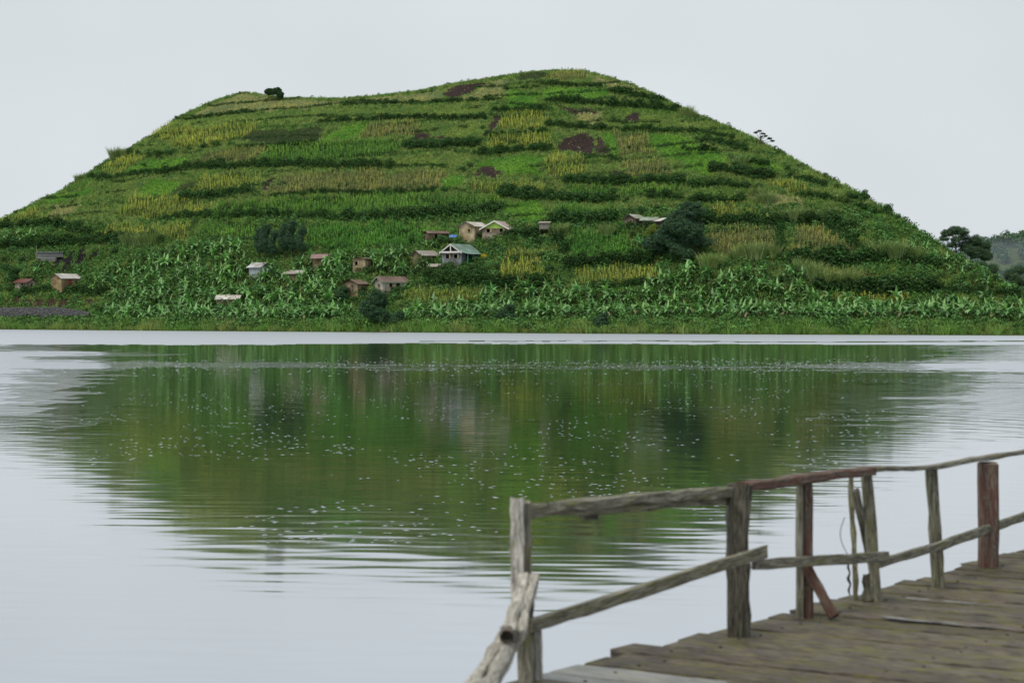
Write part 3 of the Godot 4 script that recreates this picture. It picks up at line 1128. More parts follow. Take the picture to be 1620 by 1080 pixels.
func build_trees() -> void:
	# slender dark trees over the left grove
	var dark := Color(0.065, 0.135, 0.075)
	var i := 0
	var where := ["leftmost", "second from left", "third from left", "fourth from left", "fifth from left", "rightmost"]
	for t in [[409, 412, 52], [419, 414, 60], [432, 413, 50], [448, 410, 58], [460, 410, 62], [476, 408, 52]]:
		var p := spot(t[0], t[1])
		var h: float = t[2] * -p.z / FOCAL
		tree("slender_tree", "slender dark tree above the banana grove, " + where[i] + " of the clump", "slender trees above the left grove", p, h, lobes(9, 0.08, 0.26, 0.93, 0.105), 0.1, dark, 0.42, 1.0, true)
		i += 1
	# big dark trees beside the hillside huts
	i = 0
	for t in [[1085, 410, 92, 0.24], [1062, 412, 62, 0.3], [1100, 405, 56, 0.3], [1035, 410, 40, 0.35], [1080, 420, 42, 0.4]]:
		var p := spot(t[0], t[1])
		var h: float = t[2] * -p.z / FOCAL
		tree("broad_tree", ["tallest broad dark tree beside the hillside huts", "middle sized dark tree just below the hillside huts", "dark broad tree right of the tallest one by the huts", "low dark tree under the hillside huts, leftmost of its clump", "low dark tree at the foot of the tallest broad tree"][i], "big dark trees by the hillside huts", p, h, lobes(8, t[3] * 0.8, 0.35, 0.85, 0.2), 0.2, dark * 0.9, 0.6)
		i += 1
	# shore trees
	i = 0
	for t in [[595, 523, 62, 0.42], [802, 515, 30, 0.5], [950, 524, 24, 0.6], [626, 521, 26, 0.5], [540, 478, 22, 0.5]]:
		var p := spot(t[0], t[1] - 3)
		var h: float = t[2] * -p.z / FOCAL
		tree("shore_tree", ["large round dark tree at the water's edge below the village", "small dark tree inside the shore bananas", "low round bush tree among shore reeds", "low dark tree just right of the large round shore tree", "small dark tree under the tan ruin"][i], "dark trees by the shore", p, h, lobes(9, t[3] * 0.6, 0.22, 0.8, 0.24), 0.14, Color(0.055, 0.12, 0.058), 0.5)
		i += 1
	# trees beyond the right foot of the hill
	var far := -560.0
	i = 0
	for t in [[1512, 359, 1512, 9.5, "flat"], [1536, 372, 1536, 8.0, "round"], [1557, 380, 1557, 7.0, "round"], [1568, 378, 1568, 8.5, "round"], [1590, 390, 1590, 7.5, "round"], [1606, 388, 1606, 8.0, "round"], [1618, 384, 1618, 8.5, "round"], [1545, 412, 1545, 4.5, "round"], [1568, 416, 1568, 5.0, "round"], [1607, 420, 1607, 5.0, "round"]]:
		var z: float = far if i < 3 else -640.0 if i < 7 else -400.0
		var r := ray(t[0], t[1])
		r *= z / r.z
		var base := Vector3(r.x, EYE + r.y - t[3], z)
		if i >= 3 and i < 7: base.y = rise_height(r.x, z) - 0.3
		var l: Array
		if t[4] == "flat":
			l = [[-0.2, 0.82, 0, 0.2, 0.12, 0.2], [0.16, 0.86, 0.05, 0.22, 0.13, 0.2], [0, 0.92, 0, 0.2, 0.1, 0.2], [0.28, 0.7, 0, 0.15, 0.12, 0.16], [-0.3, 0.68, 0, 0.13, 0.1, 0.16], [0.02, 0.66, 0.1, 0.15, 0.12, 0.16], [0.2, 0.5, 0, 0.13, 0.12, 0.14], [-0.12, 0.5, 0.05, 0.12, 0.1, 0.14]]
		else:
			l = lobes(7, 0.25, 0.3, 0.85, 0.22)
		tree("skyline_tree" if i < 3 else "far_tree", ["flat topped dark tree on the skyline right of the hill", "rounded tree right beside the flat topped skyline tree", "dark round tree, third of the skyline trees right of the hill", "pale blue tree behind the skyline trees", "hazy tree on the far rise, left of three", "hazy tree on the far rise, middle of three", "hazy tree on the far rise at the right edge", "small bush tree on the slope under the skyline trees", "small bush tree right of the foot of the hill", "small dark tree beside the white roof at the right edge"][i], "trees beyond the right foot of the hill", base, t[3], l, 0.22, Color(0.085, 0.155, 0.085), 0.55, 0.8, true)
		i += 1
	var wt := []
	var wc := PackedColorArray()
	for k in 1500:
		var x := rng.randf_range(70.0, 330.0)
		var z := rng.randf_range(-770.0, -600.0)
		var y := rise_height(x, z)
		if y < 2.0 or nz.get_noise_2d(x * 0.02, z * 0.03) < -0.08: continue
		for q in 4:
			var r := rng.randf_range(0.8, 2.2)
			wt.append(Transform3D(Basis(Vector3.UP, rng.randf() * TAU).scaled(Vector3(r, r, r)), Vector3(x + rng.randf_range(-1.5, 1.5), y + rng.randf_range(0.3, 3.6), z + rng.randf_range(-1.5, 1.5))))
			wc.append(vary(Color(0.1, 0.18, 0.1), 0.4))
	tag(scatter("far_wood", S.clump[0], M.leaf, wt, wc, self), "blue green wood covering the far rise at the right edge", "wood", "", "stuff")
	# on the ridge
	i = 0
	for t in [[424, 153, 15], [437, 154, 17], [444, 155, 10]]:
		var p := spot(t[0], t[1] + 4)
		tree("ridge_tree", ["small round tree in the saddle, left of three", "small round tree in the saddle, tallest of three", "small round bush in the saddle, lowest of three"][i], "small trees in the saddle", p, t[2] * -p.z / FOCAL + 0.5, lobes(5, 0.22, 0.45, 0.8, 0.26), 0.06, Color(0.04, 0.09, 0.035), 0.3)
		i += 1
	var q := spot(1203, 230)
	tree("sparse_tree", "thin airy tree on the right skyline", "", q, 24.0 * -q.z / FOCAL, [[-0.3, 0.85, 0, 0.12, 0.06, 0.12], [-0.05, 0.95, 0, 0.14, 0.06, 0.12], [0.2, 0.78, 0, 0.16, 0.07, 0.12], [0.38, 0.62, 0, 0.16, 0.06, 0.12], [0.6, 0.45, 0, 0.16, 0.07, 0.12], [0.8, 0.3, 0, 0.14, 0.07, 0.12], [0.1, 0.55, 0, 0.12, 0.06, 0.1]], 0.12, Color(0.08, 0.11, 0.055), 0.2, 0.35)
	q = spot(22, 452)
	tree("garden_tree", "narrow leafy tree above the red roofed hut", "", q, 30.0 * -q.z / FOCAL, lobes(6, 0.14, 0.3, 0.85, 0.18), 0.08, Color(0.045, 0.11, 0.035), 0.4)
	q = spot(1035, 380)
	tree("lime_tree", "yellow green bush tree below the hillside huts", "", q, 24.0 * -q.z / FOCAL, lobes(5, 0.25, 0.4, 0.85, 0.24), 0.07, Color(0.17, 0.22, 0.04), 0.35)
	q = spot(766, 411)
	tree("yellow_bush", "small bush in yellow flower right of the green roofed house", "", q, 9.0 * -q.z / FOCAL, lobes(4, 0.3, 0.4, 0.8, 0.3), 0.03, Color(0.5, 0.42, 0.03), 0.22)
	# tall pale grass clumps
	var e := [[172, 251, 1.2], [186, 251, 1.5], [197, 248, 1.2], [102, 293, 1.0], [117, 288, 1.2], [126, 285, 1.0], [47, 320, 1.0], [73, 309, 1.2], [82, 306, 0.9], [1086, 183, 1.1], [1094, 186, 0.9], [1243, 352, 1.3], [1256, 352, 1.5], [1270, 352, 1.5], [1283, 352, 1.2],
		[1170, 408, 1.2], [1186, 410, 1.5], [1204, 410, 1.5], [1222, 408, 1.3], [1290, 440, 1.5], [1308, 455, 1.4], [1325, 455, 1.5], [1345, 452, 1.4], [1392, 408, 1.5], [1406, 408, 1.5], [1420, 410, 1.6], [1436, 412, 1.5], [1452, 414, 1.3], [1119, 425, 1.4], [1133, 424, 1.3], [1274, 430, 1.4],
		[1320, 342, 1.0], [1195, 310, 1.0], [1212, 322, 1.2], [1172, 261, 1.2], [205, 388, 1.4], [222, 388, 1.5], [240, 386, 1.4], [960, 372, 1.1], [885, 372, 1.2]]
	e.sort_custom(func(a, b): return a[0] < b[0])
	var tell := told_apart(e, "pale grass clump")
	for k in e.size():
		var p := spot(e[k][0], e[k][1])
		var o := thing("grass_clump", tell[k], "grass clump", p, rng.randf() * TAU, "tall pale grass clumps")
		var ts := []
		var cs := PackedColorArray()
		for z in 7:
			var a := rng.randf() * TAU
			var r: float = 0.75 * e[k][2] * sqrt(rng.randf())
			ts.append(Transform3D(Basis(Vector3.UP, rng.randf() * TAU).scaled(Vector3.ONE * e[k][2] * rng.randf_range(0.8, 1.2) * (0.95 if e[k][0] < 200 and e[k][1] < 330 else 1.0)), Vector3(cos(a) * r, -0.15, sin(a) * r)))
			cs.append(vary(Color(0.25, 0.34, 0.13), 0.2))
		scatter("foliage", S.elephant[k % 2], M.leaf, ts, cs, o).set_meta("kind", "stuff")

# ---------------------------------------------------------------- bananas

const GROVES := [
	[132, 462, 165, 432, 240, 408, 300, 392, 398, 400, 398, 425, 470, 432, 545, 440, 535, 470, 560, 500, 520, 511, 180, 511, 165, 500, 150, 492, 175, 478],
	[470, 420, 500, 412, 560, 412, 690, 418, 690, 434, 600, 436, 520, 440, 470, 436],
	[640, 488, 700, 486, 765, 478, 780, 462, 860, 460, 960, 462, 1040, 460, 1050, 440, 1090, 430, 1150, 438, 1285, 438, 1290, 468, 1330, 482, 1480, 482, 1620, 486, 1700, 488, 1700, 514, 640, 514],
	[1405, 392, 1460, 388, 1500, 406, 1545, 430, 1600, 458, 1625, 468, 1625, 478, 1540, 452, 1480, 424],
	[985, 378, 1035, 378, 1040, 400, 1000, 400],
	[0, 372, 40, 370, 60, 378, 40, 390, 0, 390],
	[36, 446, 60, 430, 78, 432, 80, 446],
	[668, 392, 700, 380, 720, 384, 705, 400],
]
const GROVE_WORDS := ["in the wide grove on the left shore", "between the village houses", "in the long grove on the right shore", "in the pale strip down the right foot of the hill", "under the hillside huts", "at the far left edge", "beside the tan house at the far left", "above the green roofed house"]

func banana_plant(proto: int) -> Node3D:
	var o := Node3D.new()
	part("stem", S.bstem, M.stem, o)
	var n := 10
	for k in n:
		var kind: int = [0, 1, 1, 2, 2, 1, 3, 2, 3, 1][k]
		var pick: int = kind if rng.randf() < 0.5 or kind == 0 or kind == 3 else kind + 3
		var b := Basis(Vector3.UP, k * 2.4 + proto + rng.randf() * 0.7).scaled(Vector3.ONE * rng.randf_range(0.85, 1.12))
		part("leaf", S.bleaf[pick], null, o, Transform3D(b, Vector3(0, 1.25 - 0.05 * kind, 0)))
	return o

func build_bananas() -> void:
	var tints := []
	for k in 5:
		var m: StandardMaterial3D = M.banana.duplicate()
		m.albedo_color = ([Color(0.15, 0.33, 0.1), Color(0.11, 0.26, 0.085), Color(0.21, 0.39, 0.13), Color(0.085, 0.2, 0.065), Color(0.17, 0.17, 0.08)][k] as Color).linear_to_srgb()
		tints.append(m)
	var protos := []
	for k in 4:
		var o := banana_plant(k)
		var c := 0
		for p in o.get_children():
			if p.name.begins_with("leaf"):
				p.material_override = tints[[k, (k + 1) % 4, k, (k + 3) % 4, k, 2, 4 if k > 1 else 3, k, 1, k][c % 10]] if c != 0 else tints[2]
				c += 1
		protos.append(o)
	var all := []
	for g in GROVES.size():
		var poly := trace(GROVES[g])
		var lo := poly[0]
		var hi := poly[0]
		for p in poly:
			lo = lo.min(p)
			hi = hi.max(p)
		var gap := 1.35 if g == 3 else 1.6
		var y := lo.y
		while y < hi.y:
			var x := lo.x
			while x < hi.x:
				var q := Vector2(x + rng.randf_range(-0.9, 0.9), y + rng.randf_range(-0.9, 0.9))
				x += gap
				if not Geometry2D.is_point_in_polygon(q, poly): continue
				if q.y - at_x(shore_t, q.x) < 2.6: continue
				if nz.get_noise_2d(q.x * 0.13, q.y * 0.13) < -0.38: continue
				var p := Vector3(q.x, height(q.x, q.y), -q.y)
				var sc := (0.48 + 0.62 * pow(rng.randf(), 0.8)) * (0.7 if g == 3 else 0.8 if g in [4, 6, 7] else 1.0)
				if before_house(p, 2.4 * sc): continue
				var s := seen(p)
				if s.x < -60 or s.x > 1680: continue
				all.append([q.y - at_x(shore_t, q.x) * 0.8 + (1000.0 if s.x < 2 or s.x > 1618 else 0.0), p, sc, g])
			y += gap
	all.sort_custom(func(a, b): return a[0] < b[0])
	var rest := []
	var rest_c := PackedColorArray()
	for k in all.size():
		var a: Array = all[k]
		if k < 290:
			var o: Node3D = protos[rng.randi() % 4].duplicate()
			o.name = numbered("banana_plant")
			o.position = a[1]
			o.rotation.y = rng.randf() * TAU
			o.scale = Vector3.ONE * a[2]
			add_child(o)
			tag(o, "green banana plant, " + GROVE_WORDS[a[3]], "banana plant", "banana plants " + GROVE_WORDS[a[3]])
		else:
			rest.append(Transform3D(Basis(Vector3.UP, rng.randf() * TAU).scaled(Vector3.ONE * a[2]), a[1]))
			rest_c.append(vary(Color(0.15, 0.31, 0.1), 0.4))
	# the plants farther up, too many and too small to tell apart
	for v in 2:
		var st := SurfaceTool.new()
		for p in protos[v].get_children():
			st.append_from(p.mesh, 0, p.transform)
		var ts := []
		var cs := PackedColorArray()
		for k in range(v, rest.size(), 2):
			ts.append(rest[k])
			cs.append(rest_c[k])
		var o := scatter(numbered("banana_grove"), st.commit(), M.banana, ts, cs, self)
		tag(o, ["dense banana grove climbing behind the front plants", "banana grove interleaved up the lower slopes"][v], "banana grove", "", "stuff")
	for p in protos: p.free()

# ---------------------------------------------------------------- the waterside

func build_shore() -> void:
	var ts := []
	var cs := PackedColorArray()
	var tl := []
	var cl := PackedColorArray()
	var x := -112.0
	while x < 90.0:
		var ds := at_x(shore_t, x)
		for k in 6:
			var s := -0.5 + 5.2 * pow(rng.randf(), 1.1)
			var xx := x + rng.randf_range(-0.3, 0.3)
			var n := nz.get_noise_2d(xx * 0.12, 5.0)
			var c := Color(0.14, 0.3, 0.06).lerp(Color(0.27, 0.33, 0.11), clampf(0.38 + n * 0.9 + rng.randf_range(-0.3, 0.3), 0, 1))
			var t := plant_on(xx, ds + s, rng.randf_range(0.6, 1.25) * (1.05 + 0.75 * nz.get_noise_2d(xx * 0.3, 17.0)), 0.25)
			t.origin.y = maxf(t.origin.y, -0.05)
			ts.append(t)
			cs.append(vary(c, 0.2))
		for k in (2 if nz.get_noise_2d(x * 0.09, 60.0) + rng.randf_range(-0.3, 0.3) > 0.0 else 1):
			if rng.randf() < 0.25: continue
			var s2 := rng.randf_range(0.4, 6.5)
			var sc := rng.randf_range(0.4, 1.2) * (1.0 + 0.4 * nz.get_noise_2d(x * 0.2, 80.0))
			var t2 := plant_on(x, ds + s2, sc)
			t2.origin.y += sc * 0.5
			tl.append(t2)
			cl.append(vary(Color(0.085, 0.19, 0.05), 0.45))
		x += 0.34
	tag(scatter("reeds", S.reed[0], M.leaf, ts, cs, self), "green and straw coloured reeds fringing the far shore", "reeds", "", "stuff")
	tag(scatter("undergrowth", S.clump[2], M.leaf, tl, cl, self), "leafy undergrowth behind the shore reeds", "undergrowth", "", "stuff")
	# a drift log below the round tree
	var p := spot(613, 523)
	var log_ := thing("drift_log", "pale driftwood log lying at the waterline below the round tree", "log", Vector3(p.x, 0.1, p.z + 1.2), 0.15)
	part("trunk", tube([Vector3(-1.1, 0, 0), Vector3(0, 0.12, 0.05), Vector3(1.2, 0.22, 0)], [0.09, 0.11, 0.06], 7, Color(1.3, 1.2, 1.0)), plain(Color(0.2, 0.14, 0.1)), log_)
	part("branch", tube([Vector3(0.3, 0.15, 0), Vector3(0.8, 0.45, 0.1)], [0.05, 0.02], 5), plain(Color(0.2, 0.14, 0.1)), log_)
	# stone retaining wall at the left
	var w := thing("retaining_wall", "long grey rubble retaining wall above the reeds at the left edge", "wall", Vector3.ZERO)
	var a := spot(-60, 505)
	var b := spot(140, 505)
	var n2 := 34
	var rts := []
	var rcs := PackedColorArray()
	var body := Shape.new()
	for k in n2:
		var p0 := a.lerp(b, float(k) / n2)
		var p1 := a.lerp(b, float(k + 1) / n2)
		var hh := 2.1 - (0.9 * maxf(0.0, float(k) / n2 - 0.75) * 4.0)
		body.quad(p0 + Vector3(0, -0.6, 0.4), p0 + Vector3(0, hh, 0), p1 + Vector3(0, hh, 0), p1 + Vector3(0, -0.6, 0.4), Color(0.07, 0.07, 0.075))
		body.quad(p0 + Vector3(0, hh, 0), p0 + Vector3(0, hh, -1.0), p1 + Vector3(0, hh, -1.0), p1 + Vector3(0, hh, 0), Color(0.08, 0.08, 0.07))
		for z in 46:
			var y := rng.randf_range(-0.2, hh)
			var q := p0.lerp(p1, rng.randf()) + Vector3(0, y, 0.4 * (1.0 - (y + 0.6) / (hh + 0.6)))
			var sc := rng.randf_range(0.14, 0.3)
			rts.append(Transform3D(Basis(rdir(), rng.randf() * TAU).scaled(Vector3(sc, sc * 0.8, sc)), q))
			var g := rng.randf_range(0.05, 0.2)
			rcs.append(Color(g, g, g * 1.08))
	part("core", body.commit(), M.stone, w)
	scatter("stones", S.rock, M.stone, rts, rcs, w).set_meta("kind", "stuff")
	# fence posts on the wall
	for k in 9:
		var q := a.lerp(b, (k + 0.6) / 9.5) + Vector3(0, 1.9, -0.7)
		var f := thing("fence_post", ORDINAL[k] + " thin fence stake from left above the rubble wall", "post", q, 0.0, "stakes above the rubble wall")
		part("stake", tube([Vector3.ZERO, Vector3(rng.randf_range(-0.06, 0.06), rng.randf_range(0.9, 1.2), 0)], [0.05, 0.04], 5), plain(Color(0.1, 0.08, 0.06)), f)

# ---------------------------------------------------------------- shrubs

const ORDINAL := ["first", "second", "third", "fourth", "fifth", "sixth", "seventh", "eighth", "ninth", "tenth", "eleventh", "twelfth", "thirteenth", "fourteenth", "fifteenth", "sixteenth", "seventeenth", "eighteenth", "nineteenth", "twentieth", "twenty-first", "twenty-second", "twenty-third", "twenty-fourth"]

func told_apart(list: Array, what: String) -> Array:      # words for plants sorted from left to right: where each stands by the nearest plot
	var near := []
	var count := {}
	for t in list:
		var best := ""
		var far := 1e9
		for c in centres:
			var off: Vector2 = Vector2(t[0], t[1]) - c[0]
			if off.length() < far:
				far = off.length()
				var way := ("right of" if off.x > 0 else "left of") if absf(off.x) > 2.0 * absf(off.y) else ("below" if off.y > 0 else "above")
				best = way + " the " + c[1]
		near.append(best)
		count[best] = count.get(best, 0) + 1
	var nth := {}
	var out := []
	for b in near:
		var k: int = nth.get(b, 0)
		nth[b] = k + 1
		var l: String = ("lone " if count[b] == 1 else ORDINAL[mini(k, 23)] + " ") + what + (" " if count[b] == 1 else " from left ") + b
		out.append(" ".join(l.split(" ").slice(0, 16)))
	return out

func build_shrubs() -> void:
	var list := []
	for t in [[207, 244, 12], [220, 247, 11], [235, 250, 14], [250, 251, 15], [266, 248, 14], [276, 243, 10], [300, 239, 11], [322, 235, 12], [340, 233, 14], [365, 231, 9], [160, 283, 10], [145, 282, 8], [318, 226, 7], [345, 258, 9], [310, 268, 8], [275, 270, 8],
		[397, 306, 13], [260, 350, 14], [268, 351, 10], [343, 349, 11], [375, 343, 14], [365, 346, 9], [35, 357, 12], [45, 356, 10], [66, 356, 13], [95, 358, 10], [420, 348, 9], [500, 347, 8], [520, 348, 12], [535, 347, 11], [560, 347, 10], [600, 346, 12],
		[158, 388, 15], [186, 388, 17], [250, 386, 12], [110, 388, 13], [95, 385, 12], [180, 402, 14], [145, 408, 10], [703, 305, 10], [600, 308, 7], [735, 272, 12], [745, 265, 10], [870, 176, 9], [858, 178, 8], [870, 238, 12], [930, 253, 9], [994, 282, 9], [905, 289, 12], [918, 290, 13], [936, 291, 10],
		[955, 290, 10], [1012, 292, 9], [1060, 294, 11], [850, 312, 12], [800, 312, 13], [815, 315, 12], [872, 316, 11], [990, 320, 10], [1102, 222, 9], [1110, 225, 8], [1130, 230, 11], [1145, 233, 9], [1165, 238, 8], [1180, 238, 7], [1190, 276, 14], [1175, 274, 12], [1155, 272, 10], [1212, 262, 12], [1205, 261, 9],
		[1247, 270, 12], [1258, 275, 11], [1272, 283, 8], [1307, 280, 9], [1325, 297, 10], [1348, 316, 12], [1362, 320, 12], [1385, 326, 11], [1394, 326, 8], [1408, 341, 14], [1420, 348, 12], [1452, 362, 10], [1470, 373, 9], [1290, 355, 10], [1235, 378, 14], [1282, 388, 10], [1290, 360, 11], [1320, 372, 10],
		[1500, 410, 9], [1550, 432, 10], [1575, 446, 11], [1490, 440, 12], [1520, 450, 11], [1555, 462, 12], [1590, 466, 12], [1440, 445, 12], [1425, 432, 11], [1400, 446, 13], [1350, 456, 13], [830, 395, 14], [850, 390, 16], [870, 385, 14], [812, 380, 13], [790, 376, 12], [885, 400, 14], [870, 430, 13], [880, 445, 12], [905, 440, 10],
		[760, 425, 13], [745, 442, 12], [690, 392, 11], [710, 384, 12], [725, 386, 12], [650, 385, 12], [630, 400, 11], [600, 392, 10], [770, 400, 11], [1010, 405, 14], [1050, 395, 15], [1070, 380, 15], [1000, 375, 12], [985, 365, 12], [1110, 425, 12], [1150, 425, 10], [560, 480, 13], [545, 470, 12], [635, 475, 12], [620, 468, 11], [660, 455, 12],
		[1100, 345, 16], [1015, 340, 14], [1040, 335, 14], [960, 360, 11], [60, 424, 12], [10, 430, 16], [5, 415, 14], [35, 415, 12], [150, 470, 10], [95, 470, 9], [120, 468, 9], [15, 462, 12], [100, 497, 11], [130, 502, 14], [160, 497, 12], [640, 372, 13], [742, 379, 11], [752, 378, 10], [782, 372, 10], [795, 372, 10], [806, 371, 10], [722, 417, 10], [740, 418, 11], [752, 416, 11], [558, 468, 11], [568, 467, 11], [610, 463, 11], [622, 463, 11], [640, 463, 11], [567, 432, 11], [578, 431, 11], [684, 383, 10], [696, 384, 10], [664, 418, 11], [680, 417, 10], [92, 460, 9], [112, 461, 10], [44, 460, 9], [996, 362, 14], [1008, 362, 14], [1022, 362, 15], [1034, 364, 15], [1046, 368, 15], [600, 462, 12], [630, 462, 11], [550, 464, 12], [575, 462, 11], [672, 420, 11], [658, 416, 12], [655, 378, 12], [668, 384, 12], [700, 382, 11], [735, 382, 14], [755, 380, 14], [775, 374, 13], [800, 370, 13], [815, 372, 14], [832, 372, 12], [735, 425, 14], [715, 424, 13], [700, 424, 12], [680, 432, 13], [660, 436, 13], [640, 440, 12], [610, 468, 13], [590, 465, 13], [575, 470, 12], [555, 462, 12], [600, 430, 13], [585, 432, 12], [545, 425, 12], [520, 420, 11], [780, 392, 13], [795, 402, 14], [770, 415, 14], [785, 428, 14], [815, 415, 13], [845, 425, 13], [830, 440, 13], [855, 408, 13], [875, 412, 13], [720, 456, 13], [745, 458, 12], [690, 452, 12], [70, 462, 10], [50, 464, 11], [125, 455, 11], [140, 445, 12], [110, 430, 12], [30, 470, 9], [165, 462, 13], [20, 400, 13], [48, 404, 12], [480, 310, 8], [560, 266, 10], [590, 266, 11], [520, 264, 9], [480, 263, 8], [5, 345, 9], [24, 338, 7]]:
		if t[2] == 0: continue
		list.append(t)
	list.sort_custom(func(a, b): return a[0] < b[0])
	var tell := told_apart(list, "shrub")
	for k in list.size():
		var t: Array = list[k]
		var p := spot(t[0], t[1])
		var h: float = t[2] * -p.z / FOCAL
		if before_house(p, h * 0.8): continue
		var label: String = tell[k]
		var o := thing("shrub", label, "shrub", p, rng.randf() * TAU, "shrubs on the hillside")
		var ts := []
		var cs := PackedColorArray()
		var col := vary(Color(0.055, 0.13, 0.038), 0.3)
		for z in rng.randi_range(5, 8):
			var r := h * rng.randf_range(0.26, 0.42)
			var a := rng.randf() * TAU
			var w := h * 0.42 * sqrt(rng.randf())
			ts.append(Transform3D(Basis(Vector3.UP, rng.randf() * TAU).scaled(Vector3(r, r * 0.9, r)), Vector3(cos(a) * w, rng.randf_range(0.25, 0.72) * h, sin(a) * w)))
			cs.append(vary(col, 0.25))
		part("stem", tube([Vector3(0, -0.3, 0), Vector3(0, h * 0.5, 0)], [0.05, 0.03], 5), M.bark, o)
		scatter("foliage", S.clump[rng.randi() % 3], M.leaf, ts, cs, o).set_meta("kind", "stuff")
	# twisty bright weeds in the valley between the village and the right grove
	pass

# ---------------------------------------------------------------- houses

func sheet(a: Vector3, b: Vector3, c: Vector3, d: Vector3, n: int) -> ArrayMesh:   # a corrugated roof sheet, a to b along the eaves, d to c along the ridge
	var s := Shape.new()
	var up := (b - a).cross(d - a).normalized()
	if up.y < 0: up = -up
	for k in n * 2:
		var t0 := float(k) / (n * 2)
		var t1 := float(k + 1) / (n * 2)
		var h0 := up * (0.035 if k % 2 == 0 else 0.0)
		var h1 := up * (0.0 if k % 2 == 0 else 0.035)
		s.quad(a.lerp(b, t0) + h0, d.lerp(c, t0) + h0, d.lerp(c, t1) + h1, a.lerp(b, t1) + h1)
		s.quad(a.lerp(b, t0) + h0 - up * 0.05, a.lerp(b, t1) + h1 - up * 0.05, d.lerp(c, t1) + h1 - up * 0.05, d.lerp(c, t0) + h0 - up * 0.05)
	return s.commit()

func side_of(side: int, hw: float, hl: float) -> Transform3D:
	return Transform3D(Basis(Vector3.UP, [0.0, PI / 2, PI, -PI / 2][side]), [Vector3(0, 0, hl), Vector3(hw, 0, 0), Vector3(0, 0, -hl), Vector3(-hw, 0, 0)][side])

func pierced(s: Shape, t: Transform3D, half: float, lo: float, hi: float, holes: Array) -> void:   # a wall with real door and window openings, 0.14 m thick at their reveals
	var u := -half
	var flat := func(u0: float, v0: float, u1: float, v1: float) -> void:
		s.quad(t * Vector3(u0, v0, 0), t * Vector3(u0, v1, 0), t * Vector3(u1, v1, 0), t * Vector3(u1, v0, 0))
	for h in holes:
		var a: float = h[0] - h[1] * 0.5
		var b: float = h[0] + h[1] * 0.5
		flat.call(u, lo, a, hi)
		flat.call(a, lo, b, h[2])
		flat.call(a, h[3], b, hi)
		var k := -0.14
		s.quad(t * Vector3(a, h[2], 0), t * Vector3(a, h[2], k), t * Vector3(a, h[3], k), t * Vector3(a, h[3], 0))
		s.quad(t * Vector3(b, h[2], k), t * Vector3(b, h[2], 0), t * Vector3(b, h[3], 0), t * Vector3(b, h[3], k))
		s.quad(t * Vector3(a, h[2], k), t * Vector3(a, h[2], 0), t * Vector3(b, h[2], 0), t * Vector3(b, h[2], k))
		s.quad(t * Vector3(a, h[3], 0), t * Vector3(a, h[3], k), t * Vector3(b, h[3], k), t * Vector3(b, h[3], 0))
		u = b
	flat.call(u, lo, half, hi)

